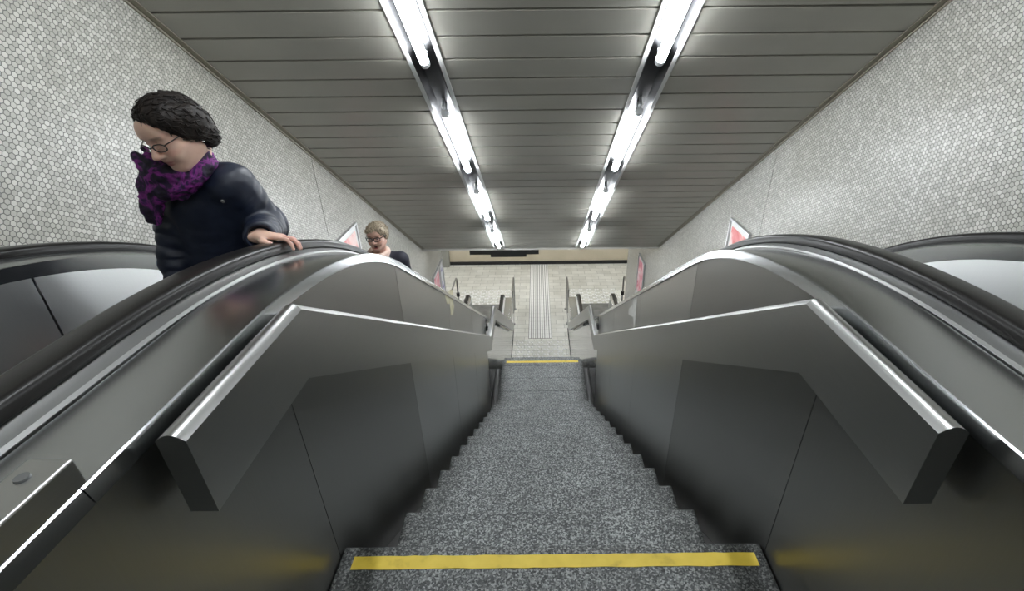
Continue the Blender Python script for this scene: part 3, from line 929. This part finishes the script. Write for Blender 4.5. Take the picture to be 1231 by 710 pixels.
def skin_mat(name):
    m, nt, b = newmat(name)
    a = nt.nodes.new('ShaderNodeAttribute'); a.attribute_name = 'tint'
    nt.links.new(a.outputs['Color'], b.inputs['Base Color'])
    b.inputs['Roughness'].default_value = .45
    b.inputs['Subsurface Weight'].default_value = .12
    b.inputs['Subsurface Radius'].default_value = (.012, .004, .002)
    return m
M_SKIN = skin_mat('skin')
def hair_mat(name, c0, c1, c2, rough=.42):
    m, nt, b = newmat(name)
    mp = mapping(nt, (2.2, .8, .5))
    n = nt.nodes.new('ShaderNodeTexNoise'); n.inputs['Scale'].default_value = 60; n.inputs['Detail'].default_value = 5; n.inputs['Distortion'].default_value = .6
    nt.links.new(mp.outputs[0], n.inputs['Vector'])
    r = ramp(nt, [(.3, c0), (.52, c1), (.75, c2)]); nt.links.new(n.outputs['Fac'], r.inputs[0])
    nt.links.new(r.outputs[0], b.inputs['Base Color']); b.inputs['Roughness'].default_value = rough; b.inputs['Specular IOR Level'].default_value = .3
    bp = nt.nodes.new('ShaderNodeBump'); bp.inputs['Strength'].default_value = .25; bp.inputs['Distance'].default_value = .003
    nt.links.new(n.outputs['Fac'], bp.inputs['Height']); nt.links.new(bp.outputs[0], b.inputs['Normal'])
    return m
M_HAIR1 = hair_mat('dark_brown_hair', (.006, .0045, .004), (.014, .010, .008), (.032, .023, .018), .55)
M_HAIR2 = hair_mat('blond_hair', (.16, .125, .085), (.33, .27, .19), (.52, .45, .34))
M_JACKET = mottled('navy_quilted_nylon', [(.3, (.006, .010, .024)), (.7, (.012, .019, .042))], 9, .46, 4, bump=.25)
M_COAT2 = plain('navy_wool', (.010, .011, .022), .7)
M_TROUSER = plain('black_trousers', (.008, .008, .010), .75)
M_SHOE = plain('black_shoes', (.01, .01, .01), .4)
M_SCARF1 = mottled('purple_patterned_scarf', [(.36, (.006, .004, .012)), (.47, (.022, .007, .045)), (.57, (.24, .022, .25)), (.64, (.05, .010, .10)), (.72, (.010, .005, .025))], 17, .75, 4, distort=1.4, bump=.3)
M_SCARF2 = mottled('pale_pink_scarf', [(.3, (.62, .44, .37)), (.7, (.74, .58, .50))], 18, .8)
M_SPEC = plain('dark_spectacle_frame', (.02, .018, .018), .3, .3)
M_PIN = plain('silver_snap', (.75, .75, .76), .25, .9)
M_EYE = plain('eye_white', (.55, .53, .50), .2)
M_IRIS = plain('dark_iris', (.03, .02, .015), .15)
def lens_mat():
    m, nt, b = newmat('spectacle_lens')
    b.inputs['Base Color'].default_value = (.9, .92, .93, 1); b.inputs['Roughness'].default_value = .05
    b.inputs['Alpha'].default_value = .10
    return m
M_LENS = lens_mat()

def head_field(F, C, R, s=1.0, mouth=0.0):
    def P(*p): return np.array(C) + R @ (np.array(p) * s)
    def E(p, r, k=.02, op='add', extra=None):
        F.ell(P(*p), np.array(r) * s, k * s, op, R if extra is None else R @ extra)
    def K(a, b, ra, rb, k=.015, op='add'): F.cone(P(*a), P(*b), ra * s, rb * s, k * s, op)
    E((0, .022, .032), (.074, .093, .082), .02)
    E((0, -.022, -.028), (.062, .066, .078), .04)
    E((0, -.040, -.072), (.045, .046, .040), .03)
    E((0, -.068, -.098), (.019, .018, .015), .025)
    for q in (-1, 1):
        K((q * .050, .010, -.058), (q * .018, -.062, -.096), .017, .013, .03)
        E((q * .042, -.060, -.022), (.022, .022, .018), .025)
        E((q * .033, -.078, -.040), (.018, .014, .018), .025)
    E((0, -.080, .030), (.052, .016, .014), .025)
    E((0, -.066, .055), (.05, .03, .035), .03)
    for q in (-1, 1): E((q * .031, -.101, .006), (.017, .017, .011), .018, 'sub')
    for q in (-1, 1):
        E((q * .031, -.074, .006), (.0145, .0145, .013), .005)
        E((q * .031, -.0765, .0105), (.0155, .0140, .009), .005)
    K((0, -.088, .016), (0, -.117, -.026), .0078, .0108, .012)
    E((0, -.115, -.029), (.0130, .012, .0105), .006)
    for q in (-1, 1): E((q * .0130, -.103, -.032), (.0080, .011, .0080), .006)
    E((0, -.089, -.049), (.020, .012, .012), .015)
    if mouth > 0:
        E((0, -.092, -.068), (.017, .022, .006 + mouth), .006, 'sub')
        E((0, -.0915, -.058), (.021, .0085, .0055), .006)
        E((0, -.0875, -.078 - mouth), (.018, .0085, .006), .006)
    else:
        E((0, -.0925, -.0605), (.022, .0085, .0055), .006)
        E((0, -.0895, -.0705), (.019, .0085, .0065), .006)
        for q in (-1, 1): K((0, -.101, -.0652), (q * .022, -.089, -.0668), .0018, .0014, .004, 'sub')
    for q in (-1, 1):
        E((q * .0745, .012, -.006), (.008, .020, .030), .008)
        E((q * .082, .015, -.004), (.004, .010, .017), .006, 'sub')
    return P

def head_tint(V, C, R, s, base, lip, mouth=0.0):
    L = ((V - np.array(C)) @ R) / s
    T = np.tile(np.array(base), (len(V), 1))
    def blob(p, r, col, w=1.0):
        d = np.linalg.norm((L - np.array(p)) / np.array(r), axis=1)
        m = np.clip((1.25 - d) / .5, 0, 1) * w
        T[:] = T * (1 - m[:, None]) + np.array(col) * m[:, None]
    red = np.array(base) * np.array([1.05, .78, .74])
    for q in (-1, 1):
        blob((q * .042, -.075, -.028), (.020, .03, .014), red, .35)
        blob((q * .032, -.088, .031), (.021, .022, .0045), np.array(base) * .30, .6)      # brows
        blob((q * .031, -.090, .0005), (.014, .02, .0022), (.03, .02, .018), .85)          # lash line
    blob((0, -.112, -.03), (.016, .016, .014), red, .5)
    blob((0, -.095, -.060), (.023, .02, .0052), lip); blob((0, -.092, -.0705 - mouth), (.020, .02, .006), lip)
    if mouth > 0: blob((0, -.08, -.067), (.014, .024, .006 + mouth * .8), (.06, .012, .012))
    return T

def hand(F, wrist, xdir, up, side, s=1.0, curl=(.25, .5, .5), spread=.0, contact=None):
    """five-fingered hand. xdir: fingers, up: back of the hand, side: towards the thumb"""
    X, U, S = (np.array(v, float) for v in (xdir, up, side))
    W = np.array(wrist, float)
    def P(a, b, c): return W + (X * a + U * b + S * c) * s
    F.cone(P(-.03, 0, 0), P(.02, 0, 0), .023 * s, .024 * s, .02, flat=(U, .72))
    F.cone(P(.02, .002, .012), P(.078, .004, .022), .021 * s, .015 * s, .014, flat=(U, .66))
    F.cone(P(.02, .002, -.010), P(.074, .002, -.024), .021 * s, .014 * s, .014, flat=(U, .66))
    F.cone(P(.03, .002, 0), P(.078, .005, 0), .022 * s, .016 * s, .014, flat=(U, .66))
    L = [(.040, .024, .020), (.044, .027, .021), (.041, .026, .021), (.032, .020, .018)]
    for i, (a, b, c) in enumerate(L):
        sd = (.030, .010, -.010, -.029)[i]
        p = P(.084 - abs(i - 1) * .004, .004 - .003 * abs(i - 1), sd)
        ang = 0; pts = [P(.066, .004, sd * .92), p]
        dirn = X + S * (spread * (1.5 - i))
        dirn /= np.linalg.norm(dirn)
        for ln, cu in zip((a, b, c), curl):
            ang += cu + .05 * (i == 3)
            p = p + (dirn * math.cos(ang) - U * math.sin(ang)) * ln * s
            pts.append(p)
        r = (.0092, .0090, .0082, .0074, .0064)
        if i == 3: r = tuple(x * .88 for x in r)
        F.chain(pts, [x * s for x in r], .004)
    t = [P(.012, -.004, .022), P(.034, -.010, .048), P(.060, -.018, .058), P(.080, -.026, .056)]
    F.chain(t, [.0135 * s, .0115 * s, .0098 * s, .0075 * s], .008)

def hair_obj(name, V, Q, mat, parent, C, R, amp=.006, freq=28, stretch=(1, .35, .6), n_str=0, seed=1, slen=.035):
    L = (V - np.array(C)) @ R
    nrm = vnormals(V, Q)
    d = np.array([mnoise.fractal(Vector((l[0] * freq * stretch[0] + seed, l[1] * freq * stretch[1], l[2] * freq * stretch[2])), .9, 2.1, 4) for l in L])
    V = V + nrm * ((d + .35) * amp)[:, None]
    verts = [tuple(v) for v in V]; faces = [tuple(q) for q in Q]
    rg = random.Random(seed)
    for _ in range(n_str):                                   # loose locks lying over the surface
        i = rg.randrange(len(V))
        p = V[i].copy(); n = nrm[i]
        l = L[i]
        flow = R @ np.array([l[0] * 2.2 + rg.uniform(-.1, .1), .25 + rg.uniform(-.1, .2), -.35 + rg.uniform(-.15, .15)])
        t = flow - n * (flow @ n); t /= max(np.linalg.norm(t), 1e-6)
        b = np.cross(n, t)
        ln = slen * rg.uniform(.6, 1.3); w = rg.uniform(.0016, .0034); lift = rg.uniform(.0, .0035)
        st = len(verts)
        for k in range(5):
            u = k / 4
            c = p + t * ln * (u - .4) + n * (.0015 + lift * u * u) + b * math.sin(u * 4.5 + i) * .005
            ww = w * (1 - .85 * u)
            for (sx_, sy_) in ((-1, 0), (0, .8), (1, 0), (0, -.8)): verts.append(tuple(c + b * ww * sx_ + n * ww * sy_))
        for k in range(4):
            for m_ in range(4):
                a0 = st + k * 4 + m_; a1 = st + k * 4 + (m_ + 1) % 4
                faces.append((a0, a1, a1 + 4, a0 + 4))
        faces.append((st + 3, st + 2, st + 1, st)); faces.append((st + 16, st + 17, st + 18, st + 19))
    return mesh_obj(name, verts, faces, mat, parent, True)

def glasses(P, parent, r, w, h, lens=True, square=2.6, y=-.108, z=.000, tilt=.10):
    bm = bmesh.new()
    rims = []
    for q in (-1, 1):
        pts = []
        for k in range(29):
            a = 2 * PI * k / 28
            cx = math.copysign(abs(math.cos(a)) ** (2 / square), math.cos(a)); cz = math.copysign(abs(math.sin(a)) ** (2 / square), math.sin(a))
            xx = q * (.033 + cx * w)
            pts.append(P(xx, y + .012 * (abs(xx) / .06) ** 2 - cz * h * tilt, z + cz * h))
        add_tube(bm, pts, r, 6, False); rims.append(pts)
        e = P(q * (.033 + w), y + .012 * ((.033 + w) / .06) ** 2, z + h * .45)
        add_tube(bm, [e, P(q * .074, -.07, z + .010), P(q * .080, -.01, z + .008), P(q * .080, .022, z - .006)], r, 6)
    add_tube(bm, [P(-(.033 - w), y + .002, z + .003), P(0, y - .003, z + .006), P(.033 - w, y + .002, z + .003)], r, 6)
    o = bm_obj('spectacles', bm, M_SPEC, parent, True)
    if lens:
        for pts in rims:
            bm = bmesh.new(); bm.faces.new([bm.verts.new(tuple(p)) for p in pts[:-1]])
            bm_obj('lens', bm, M_LENS, o)
    return o

def shoe(name, x, y, z, parent):
    F = Field((x - .08, y - .22, z - .02), (x + .08, y + .12, z + .14), .006)
    F.ell((x, y - .07, z + .034), (.042, .105, .034), .02)
    F.ell((x, y + .03, z + .045), (.036, .05, .045), .02)
    F.cone((x, y + .03, z + .05), (x, y + .03, z + .12), .038, .042, .02)
    F.join((x - .1, y - .3, z - .1), (x + .1, y + .2, z), lambda P: P[..., 2] - z - .001, .001, 'sub')
    V, Q = F.mesh(); return fmesh(name, V, Q, M_SHOE, parent)

def rail_top(y): return rail_line(y) + .054 / math.cos(math.atan((rail_line(y - .05) - rail_line(y + .05)) / .1))

# ---- the woman in the dark quilted jacket
def woman_in_front():
    C = np.array((-1.203, 1.618, 1.221)); R = rot(.30, .40, -.07); s = .91
    nb = np.array((-1.262, 1.725, 1.045))
    Ls, Le, Lw = np.array((-1.130, 1.705, 1.020)), np.array((-1.098, 1.800, .840)), np.array((-1.000, 1.575, rail_top(1.565) + .018))
    Rs, Re, Rw = np.array((-1.395, 1.765, .985)), np.array((-1.415, 1.700, .745)), np.array((-1.390, 1.590, .560))
    chest, waist, hip = np.array((-1.268, 1.755, .905)), np.array((-1.275, 1.765, .72)), np.array((-1.272, 1.775, .555))
    fz = line_z(1.78) - .92
    fy = None
    # stand on the step that really lies there
    y = .78
    while not (y <= 1.75 < y + .38): y += .38
    fz = line_z(y + .19) - .92
    root = empty('person', (-1.27, 1.77, fz), 'woman in purple scarf, glasses and navy jacket, hand resting on the handrail', 'person')
    RT = rot(.22, .22)
    F = Field((-1.52, 1.36, fz - .01), (-.82, 2.02, 1.40), .0045)
    F.ell(chest, (.150, .095, .165), .03, 'add', RT)
    F.ell(waist, (.128, .092, .15), .05, 'add', RT); F.ell(hip, (.155, .105, .125), .05, 'add', RT)
    F.cone(Ls, Rs, .055, .055, .05)
    F.cone(nb, C + R @ np.array((0, .030, -.055)), .054, .050, .035)
    for a, b, c in ((Ls, Le, Lw), (Rs, Re, Rw)):
        F.cone(a, b, .047, .038, .03); F.cone(b, c, .038, .026, .02)
    for q in (-1, 1):
        h_ = hip + np.array((q * .078, 0, -.05)); k_ = np.array((-1.272 + q * .085, 1.745, fz + .45)); a_ = np.array((-1.272 + q * .085, 1.775, fz + .07))
        F.cone(h_, k_, .078, .052, .03); F.cone(k_, a_, .052, .036, .02); F.cone(a_, a_ + np.array((0, -.12, -.035)), .034, .026, .02)
    P = head_field(F, C, R, s)
    # left hand laid across the moving handrail, fingers over its edge
    zt = rail_top(1.555)
    slope = (rail_top(1.60) - rail_top(1.55)) / .05
    Sd = np.array((0, -1, -slope)); Sd /= np.linalg.norm(Sd)
    Xd = np.array((.985, .10, -.06)); Xd -= Sd * (Xd @ Sd); Xd /= np.linalg.norm(Xd)
    U = np.cross(Sd, Xd); U = U if U[2] > 0 else -U
    Wp = np.array((-.996, 1.565, rail_top(1.565) + .016))
    hand(F, Wp, Xd, U, Sd, .90, (.14, .62, .42), .10)
    # right hand hanging loosely
    d = (Rw - Re) / np.linalg.norm(Rw - Re)
    sd = np.array((.3, -.9, -.3)); sd -= d * (sd @ d); sd /= np.linalg.norm(sd)
    hand(F, Rw, d, np.cross(sd, d), sd, .98, (.25, .35, .3))
    V, Q = F.mesh(); V = smooth_mesh(V, Q, 1)
    base = (.80, .53, .42)
    T = head_tint(V, C, R, s, base, (.50, .20, .19))
    # pinker knuckles and finger ends
    dist = np.linalg.norm(V - (Wp + Xd * .13), axis=1)
    m_ = np.clip((.075 - dist) / .05, 0, 1)[:, None]
    T = T * (1 - m_ * .55) + np.array((.60, .27, .23)) * m_ * .55
    fmesh('body', V, Q, M_SKIN, root, T)
    # nails
    # jacket
    J = Field((-1.56, 1.48, .40), (-.95, 2.02, 1.16), .0055)
    J.ell(chest, (.178, .122, .185), .03, 'add', RT)
    J.ell(waist + (0, 0, -.02), (.158, .122, .20), .06, 'add', RT); J.ell(hip, (.180, .135, .14), .05, 'add', RT)
    J.cone(Ls, Rs, .070, .070, .06)
    J.cone(nb, nb + np.array((.010, -.03, .045)), .078, .074, .04)
    u = (Lw - Le) / np.linalg.norm(Lw - Le)
    J.cone(Ls, Le, .074, .066, .04); J.cone(Le, Lw + u * -.010, .066, .048, .03)
    J.cone(Lw - u * .035, Lw - u * .004, .049, .050, .012)
    v = (Rw - Re) / np.linalg.norm(Rw - Re)
    J.cone(Rs, Re, .072, .058, .04); J.cone(Re, Rw - v * .01, .058, .046, .03)
    J.join(hip - .4, np.array((hip[0] + .4, hip[1] + .4, .475)), lambda P_: np.maximum(P_[..., 2] - .475, -(P_[..., 0] + 1.335 + (P_[..., 2] < 0) * 0) - 9), .01, 'sub')
    def cut(p, n_, r_):   # open cuff
        p = np.array(p); n_ = np.array(n_)
        def fn(P_):
            q = P_ - p; t = q @ n_
            rad = np.linalg.norm(q - t[..., None] * n_, axis=-1)
            return np.maximum(-t, rad - r_)
        J.join(p - .09, p + .09, fn, .003, 'sub')
    cut(Lw + u * .018, u, .085)
    cut(Lw - u * .006, u, .038)
    cut(Rw + v * .0, v, .08); cut(Rw - v * .015, v, .034)
    V, Q = J.mesh(); V = smooth_mesh(V, Q, 2)
    nr = vnormals(V, Q)
    # quilting and creases: along the arms rings, across the body broad bands
    disp = np.zeros(len(V))
    def arm_par(a, b): 
        ba = b - a; t = np.clip(((V - a) @ ba) / (ba @ ba), 0, 1); return t * np.linalg.norm(ba), np.linalg.norm(V - a - t[:, None] * ba, axis=1)
    for a, b, c in ((Ls, Le, Lw), (Rs, Re, Rw)):
        t1, d1 = arm_par(a, b); t2, d2 = arm_par(b, c)
        par = np.where(d1 < d2, t1, np.linalg.norm(b - a) + t2)
        w_ = np.clip((.098 - np.minimum(d1, d2)) / .02, 0, 1) * np.clip((par - .02) / .04, 0, 1)
        cr = np.array([mnoise.noise(Vector(p_ * 17)) for p_ in V])
        disp += w_ * (.0050 * np.abs(np.sin(par * 62 + cr * 1.2)) + .004 * cr)
    cr = np.array([mnoise.fractal(Vector((p_[0] * 9, p_[1] * 9, p_[2] * 14)), .8, 2, 3) for p_ in V])
    V = V + nr * (disp + cr * .0035)[:, None]
    jk = fmesh('jacket', V, Q, M_JACKET, root); jk['label'] = 'navy quilted jacket'
    # zip placket and a snap on the chest
    from mathutils.bvhtree import BVHTree
    bv = BVHTree.FromPolygons([Vector(x) for x in V], [tuple(int(i) for i in q) for q in Q])
    o_ = Vector((-.035, 0, CAMZ)); tgt = Vector((-1.135, 1.640, .985))
    hit = bv.ray_cast(o_, (tgt - o_).normalized())
    if hit[0] is not None:
        bm = bmesh.new(); bmesh.ops.create_uvsphere(bm, u_segments=14, v_segments=8, radius=.0075)
        bmesh.ops.transform(bm, matrix=Matrix.Translation(hit[0] + hit[1] * .001) @ hit[1].to_track_quat('Z', 'Y').to_matrix().to_4x4() @ Matrix.Diagonal((1, 1, .4, 1)), verts=bm.verts)
        bm_obj('snap_button', bm, M_PIN, jk, True)
    # trousers and shoes
    G = Field((-1.50, 1.58, fz + .03), (-1.04, 1.95, .62), .007)
    for q in (-1, 1):
        h_ = hip + np.array((q * .075, 0, -.02)); k_ = np.array((-1.272 + q * .085, 1.745, fz + .45)); a_ = np.array((-1.272 + q * .085, 1.775, fz + .07))
        G.cone(h_, k_, .090, .064, .03); G.cone(k_, a_, .064, .056, .02)
    G.ell(hip, (.162, .112, .12), .04, 'add', RT)
    V, Q = G.mesh(); fmesh('trousers', V, Q, M_TROUSER, root)
    for q in (-1, 1): shoe('shoe', -1.272 + q * .085, 1.765, fz, root)
    # hair: full, wavy, swept back from the forehead to the nape
    H = Field(C - .19, C + .19, .0045)
    def E(p, r, k=.03, op='add'): H.ell(C + R @ (np.array(p) * s), np.array(r) * s, k, op, R)
    E((0, .021, .039), (.081, .094, .080)); E((0, .070, -.016), (.072, .046, .078))
    for q in (-1, 1): E((q * .074, .046, .000), (.020, .046, .058))
    E((.0, -.012, .086), (.062, .054, .034)); E((.040, -.040, .072), (.042, .040, .028))
    E((.076, .004, .028), (.016, .040, .046)); E((-.078, .000, .030), (.018, .042, .046))
    E((.052, .060, -.060), (.030, .034, .034), .02)
    E((.004, -.136, .034), (.074, .084, .066), .014, 'sub'); E((0, -.100, -.07), (.078, .082, .08), .02, 'sub')
    V, Q = H.mesh(); V = smooth_mesh(V, Q, 1)
    hair_obj('hair', V, Q, M_HAIR1, root, C, R, .007, 24, (1, .45, .8), 520, 3, .032)
    glasses(P, root, .0018, .0235, .0150, True, 2.4, -.107, .000)
    # small earring
    bm = bmesh.new(); bmesh.ops.create_uvsphere(bm, u_segments=10, v_segments=6, radius=.0045, matrix=Matrix.Translation(Vector(P(.083, .010, -.043))))
    bm_obj('earring', bm, M_PIN, root, True)
    # scarf: loops round the neck, one end flaring to her right and hanging down
    SF = Field((-1.46, 1.46, .86), (-1.05, 1.86, 1.28), .0045)
    cen = np.array((-1.254, 1.662, 1.080)); RS = rot(.2, .42)
    def ring(c, rx, ry, rt, lift, ph, k=.012):
        pts = []
        for i in range(25):
            a = 2 * PI * i / 24
            pts.append(c + RS @ np.array((rx * math.cos(a), ry * math.sin(a), lift * math.sin(a + ph) + .006 * math.sin(3 * a + ph))))
        for p_, q_ in zip(pts, pts[1:]): SF.cone(p_, q_, rt, rt, k)
    ring(cen + RS @ np.array((.010, .020, .042)), .074, .066, .023, .012, .4)
    ring(cen + RS @ np.array((.006, .014, .018)), .076, .070, .024, .012, 2.4)
    ring(cen + RS @ np.array((.006, 0, -.006)), .082, .076, .026, .016, 1.9)
    ring(cen + RS @ np.array((-.006, -.004, -.022)), .066, .066, .024, .012, 3.4)
    SF.cone(cen + RS @ np.array((-.02, -.080, -.015)), cen + RS @ np.array((.035, -.080, -.030)), .024, .020, .02)
    # flared fold on her right and the hanging end
    A = np.array((-1.352, 1.612, 1.148)); B = np.array((-1.300, 1.600, 1.085))
    SF.cone(A, B, .018, .042, .02, flat=((.3, .9, .2), .5))
    SF.cone(np.array((-1.336, 1.640, 1.160)), B, .014, .036, .02, flat=((.3, .9, .2), .5))
    SF.chain([B + (-.01, .0, -.01), np.array((-1.340, 1.605, 1.03)), np.array((-1.372, 1.612, .965)), np.array((-1.380, 1.615, .935))], [.046, .040, .030, .026], .02, flat=((.2, .95, .15), .45))
    V, Q = SF.mesh(); V = smooth_mesh(V, Q, 1)
    nr = vnormals(V, Q)
    d_ = np.array([mnoise.fractal(Vector((p_[0] * 26, p_[1] * 26, p_[2] * 40)), .8, 2.1, 3) for p_ in V])
    V = V + nr * (d_ * .0065)[:, None]
    sc_ = fmesh('scarf', V, Q, M_SCARF1, root); sc_['label'] = 'purple patterned scarf'
woman_in_front()

# ---- the woman riding further down
def woman_behind():
    C = np.array((-1.350, 3.690, .080)); R = rot(.02, .0, -.06); s = .94
    y = .78
    while not (y <= 3.74 < y + .38): y += .38
    fz = line_z(y + .19) - .92
    cx, cy = -1.378, 3.76
    root = empty('person', (cx, cy, fz), 'blond woman with dark glasses and pale pink scarf, further down the left escalator', 'person')
    nb = np.array((cx, cy - .01, -.115))
    Ls, Rs = np.array((cx + .165, cy, -.165)), np.array((cx - .165, cy, -.165))
    chest, waist, hip = np.array((cx, cy, -.28)), np.array((cx, cy, -.48)), np.array((cx, cy + .01, -.66))
    F = Field((cx - .34, cy - .34, fz - .01), (cx + .34, cy + .24, .26), .0055)
    F.ell(chest, (.155, .10, .17), .03); F.ell(waist, (.13, .095, .16), .05); F.ell(hip, (.16, .11, .13), .05)
    F.cone(Ls, Rs, .055, .055, .05); F.cone(nb, C + R @ np.array((0, .03, -.06)), .054, .050, .035)
    arms = []
    for q, S_ in ((1, Ls), (-1, Rs)):
        e_ = S_ + np.array((q * .04, .03, -.28)); w_ = e_ + np.array((-q * .01, -.10, -.22)); arms.append((S_, e_, w_))
        F.cone(S_, e_, .046, .037, .03); F.cone(e_, w_, .037, .025, .02)
        d = (w_ - e_) / np.linalg.norm(w_ - e_); sd = np.array((-q * .3, -.9, .1)); sd -= d * (sd @ d); sd /= np.linalg.norm(sd)
        hand(F, w_, d, np.array((q, 0, 0)) - d * (q * d[0]), sd, .98, (.25, .35, .3))
        h_ = hip + np.array((q * .078, 0, -.05)); k_ = np.array((cx + q * .085, cy - .02, fz + .46)); a_ = np.array((cx + q * .085, cy + .01, fz + .07))
        F.cone(h_, k_, .078, .052, .03); F.cone(k_, a_, .052, .036, .02); F.cone(a_, a_ + np.array((0, -.12, -.035)), .034, .026, .02)
    P = head_field(F, C, R, s, .010)
    V, Q = F.mesh(); V = smooth_mesh(V, Q, 1)
    T = head_tint(V, C, R, s, (.60, .37, .29), (.42, .12, .11), .010)
    fmesh('body', V, Q, M_SKIN, root, T)
    J = Field((cx - .36, cy - .26, -.86), (cx + .36, cy + .26, -.02), .007)
    J.ell(chest, (.180, .125, .19), .03); J.ell(waist, (.16, .12, .2), .06); J.ell(hip, (.185, .14, .15), .05)
    J.cone(Ls, Rs, .068, .068, .06); J.cone(nb + (0, .02, -.03), nb + (0, .02, .0), .062, .058, .04)
    for S_, e_, w_ in arms: J.cone(S_, e_, .068, .056, .03); J.cone(e_, w_ + (0, 0, .02), .056, .044, .02)
    J.ell(nb + (0, -.12, .00), (.045, .10, .10), .01, 'sub')
    V, Q = J.mesh(); V = smooth_mesh(V, Q, 2); fmesh('jacket', V, Q, M_COAT2, root)
    G = Field((cx - .2, cy - .2, fz + .03), (cx + .2, cy + .2, -.6), .009)
    for q in (-1, 1):
        h_ = hip + np.array((q * .075, 0, -.02)); k_ = np.array((cx + q * .085, cy - .02, fz + .46)); a_ = np.array((cx + q * .085, cy + .01, fz + .07))
        G.cone(h_, k_, .09, .064, .03); G.cone(k_, a_, .064, .056, .02)
    V, Q = G.mesh(); fmesh('trousers', V, Q, M_TROUSER, root)
    for q in (-1, 1): shoe('shoe', cx + q * .085, cy, fz, root)
    H = Field(C - .18, C + .18, .005)
    def E(p, r, k=.025, op='add'): H.ell(C + R @ (np.array(p) * s), np.array(r) * s, k, op, R)
    E((0, .024, .040), (.081, .096, .080)); E((0, .074, -.02), (.068, .046, .072))
    for q in (-1, 1): E((q * .072, .028, .012), (.014, .046, .048))
    E((.0, -.035, .078), (.060, .054, .030)); E((-.020, -.066, .066), (.048, .026, .020)); E((.050, -.046, .056), (.026, .034, .030))
    E((.004, -.128, .006), (.066, .062, .058), .012, 'sub'); E((0, -.1, -.085), (.075, .085, .07), .02, 'sub')
    V, Q = H.mesh(); V = smooth_mesh(V, Q, 1)
    hair_obj('hair', V, Q, M_HAIR2, root, C, R, .0012, 26, (1.6, .5, .4), 420, 5, .055)
    glasses(P, root, .0032, .0250, .0165, True, 3.4, -.108, .002)
    for q in (-1, 1):
        for nm, r_, dy, mt_ in (('eye', .0085, .0, M_EYE), ('iris', .0050, -.0055, M_IRIS)):
            bm = bmesh.new(); bmesh.ops.create_uvsphere(bm, u_segments=12, v_segments=8, radius=r_)
            bmesh.ops.transform(bm, matrix=Matrix.Translation(Vector(P(q * .031, -.0835 + dy, .002))) @ Matrix.Diagonal((1.2, 1, .55, 1)), verts=bm.verts)
            if nm == 'eye': eo = bm_obj(nm, bm, mt_, root, True)
            else: bm_obj(nm, bm, mt_, eo, True)
    SF = Field((cx - .16, cy - .24, -.36), (cx + .16, cy + .14, .04), .006)
    for rr, dz in ((.074, .03), (.080, -.005)):
        pts = [nb + np.array((rr * math.cos(a), rr * math.sin(a) - .012, dz + .012 * math.sin(a))) for a in np.linspace(0, 2 * PI, 21)]
        for p_, q_ in zip(pts, pts[1:]): SF.cone(p_, q_, .022, .022, .01)
    SF.chain([nb + (.035, -.095, .02), nb + (.04, -.118, -.08), nb + (.035, -.125, -.20)], [.034, .040, .036], .02, flat=((0, 1, 0), .4))
    SF.chain([nb + (-.03, -.095, .0), nb + (-.03, -.120, -.09), nb + (-.03, -.128, -.17)], [.034, .038, .030], .02, flat=((0, 1, 0), .4))
    V, Q = SF.mesh(); V = smooth_mesh(V, Q, 1); fmesh('scarf', V, Q, M_SCARF2, root)['label'] = 'pale pink scarf'
woman_behind()

# ------------------------------------------------------------------ camera and view
cam = bpy.data.cameras.new('camera'); co = bpy.data.objects.new('camera', cam); COL.objects.link(co)
PITCH, ROLL = math.radians(27.9), math.radians(.6)
f = Vector((0, math.cos(PITCH), -math.sin(PITCH))); r0 = Vector((1, 0, 0)); u0 = r0.cross(f)
c_, s_ = math.cos(ROLL), math.sin(ROLL)
r_ = r0 * c_ - u0 * s_; u_ = r0 * s_ + u0 * c_
m = Matrix.Identity(4)
for i in range(3): m[i][0], m[i][1], m[i][2] = r_[i], u_[i], -f[i]
m.translation = Vector((-.035, 0, CAMZ))
co.matrix_world = m
cam.sensor_width = 36; cam.lens = 36 * 577 / 1231
cam.shift_x = -(648 - 615.5) / 1231
cam.clip_start = .02
SC.camera = co
w = bpy.data.worlds.new('world'); SC.world = w; w.use_nodes = True
w.node_tree.nodes['Background'].inputs[0].default_value = (.5, .52, .55, 1)
w.node_tree.nodes['Background'].inputs[1].default_value = .02
SC.view_settings.view_transform = 'Standard'; SC.view_settings.look = 'None'
SC.view_settings.exposure = 0; SC.view_settings.gamma = 1; SC.view_settings.use_curve_mapping = False
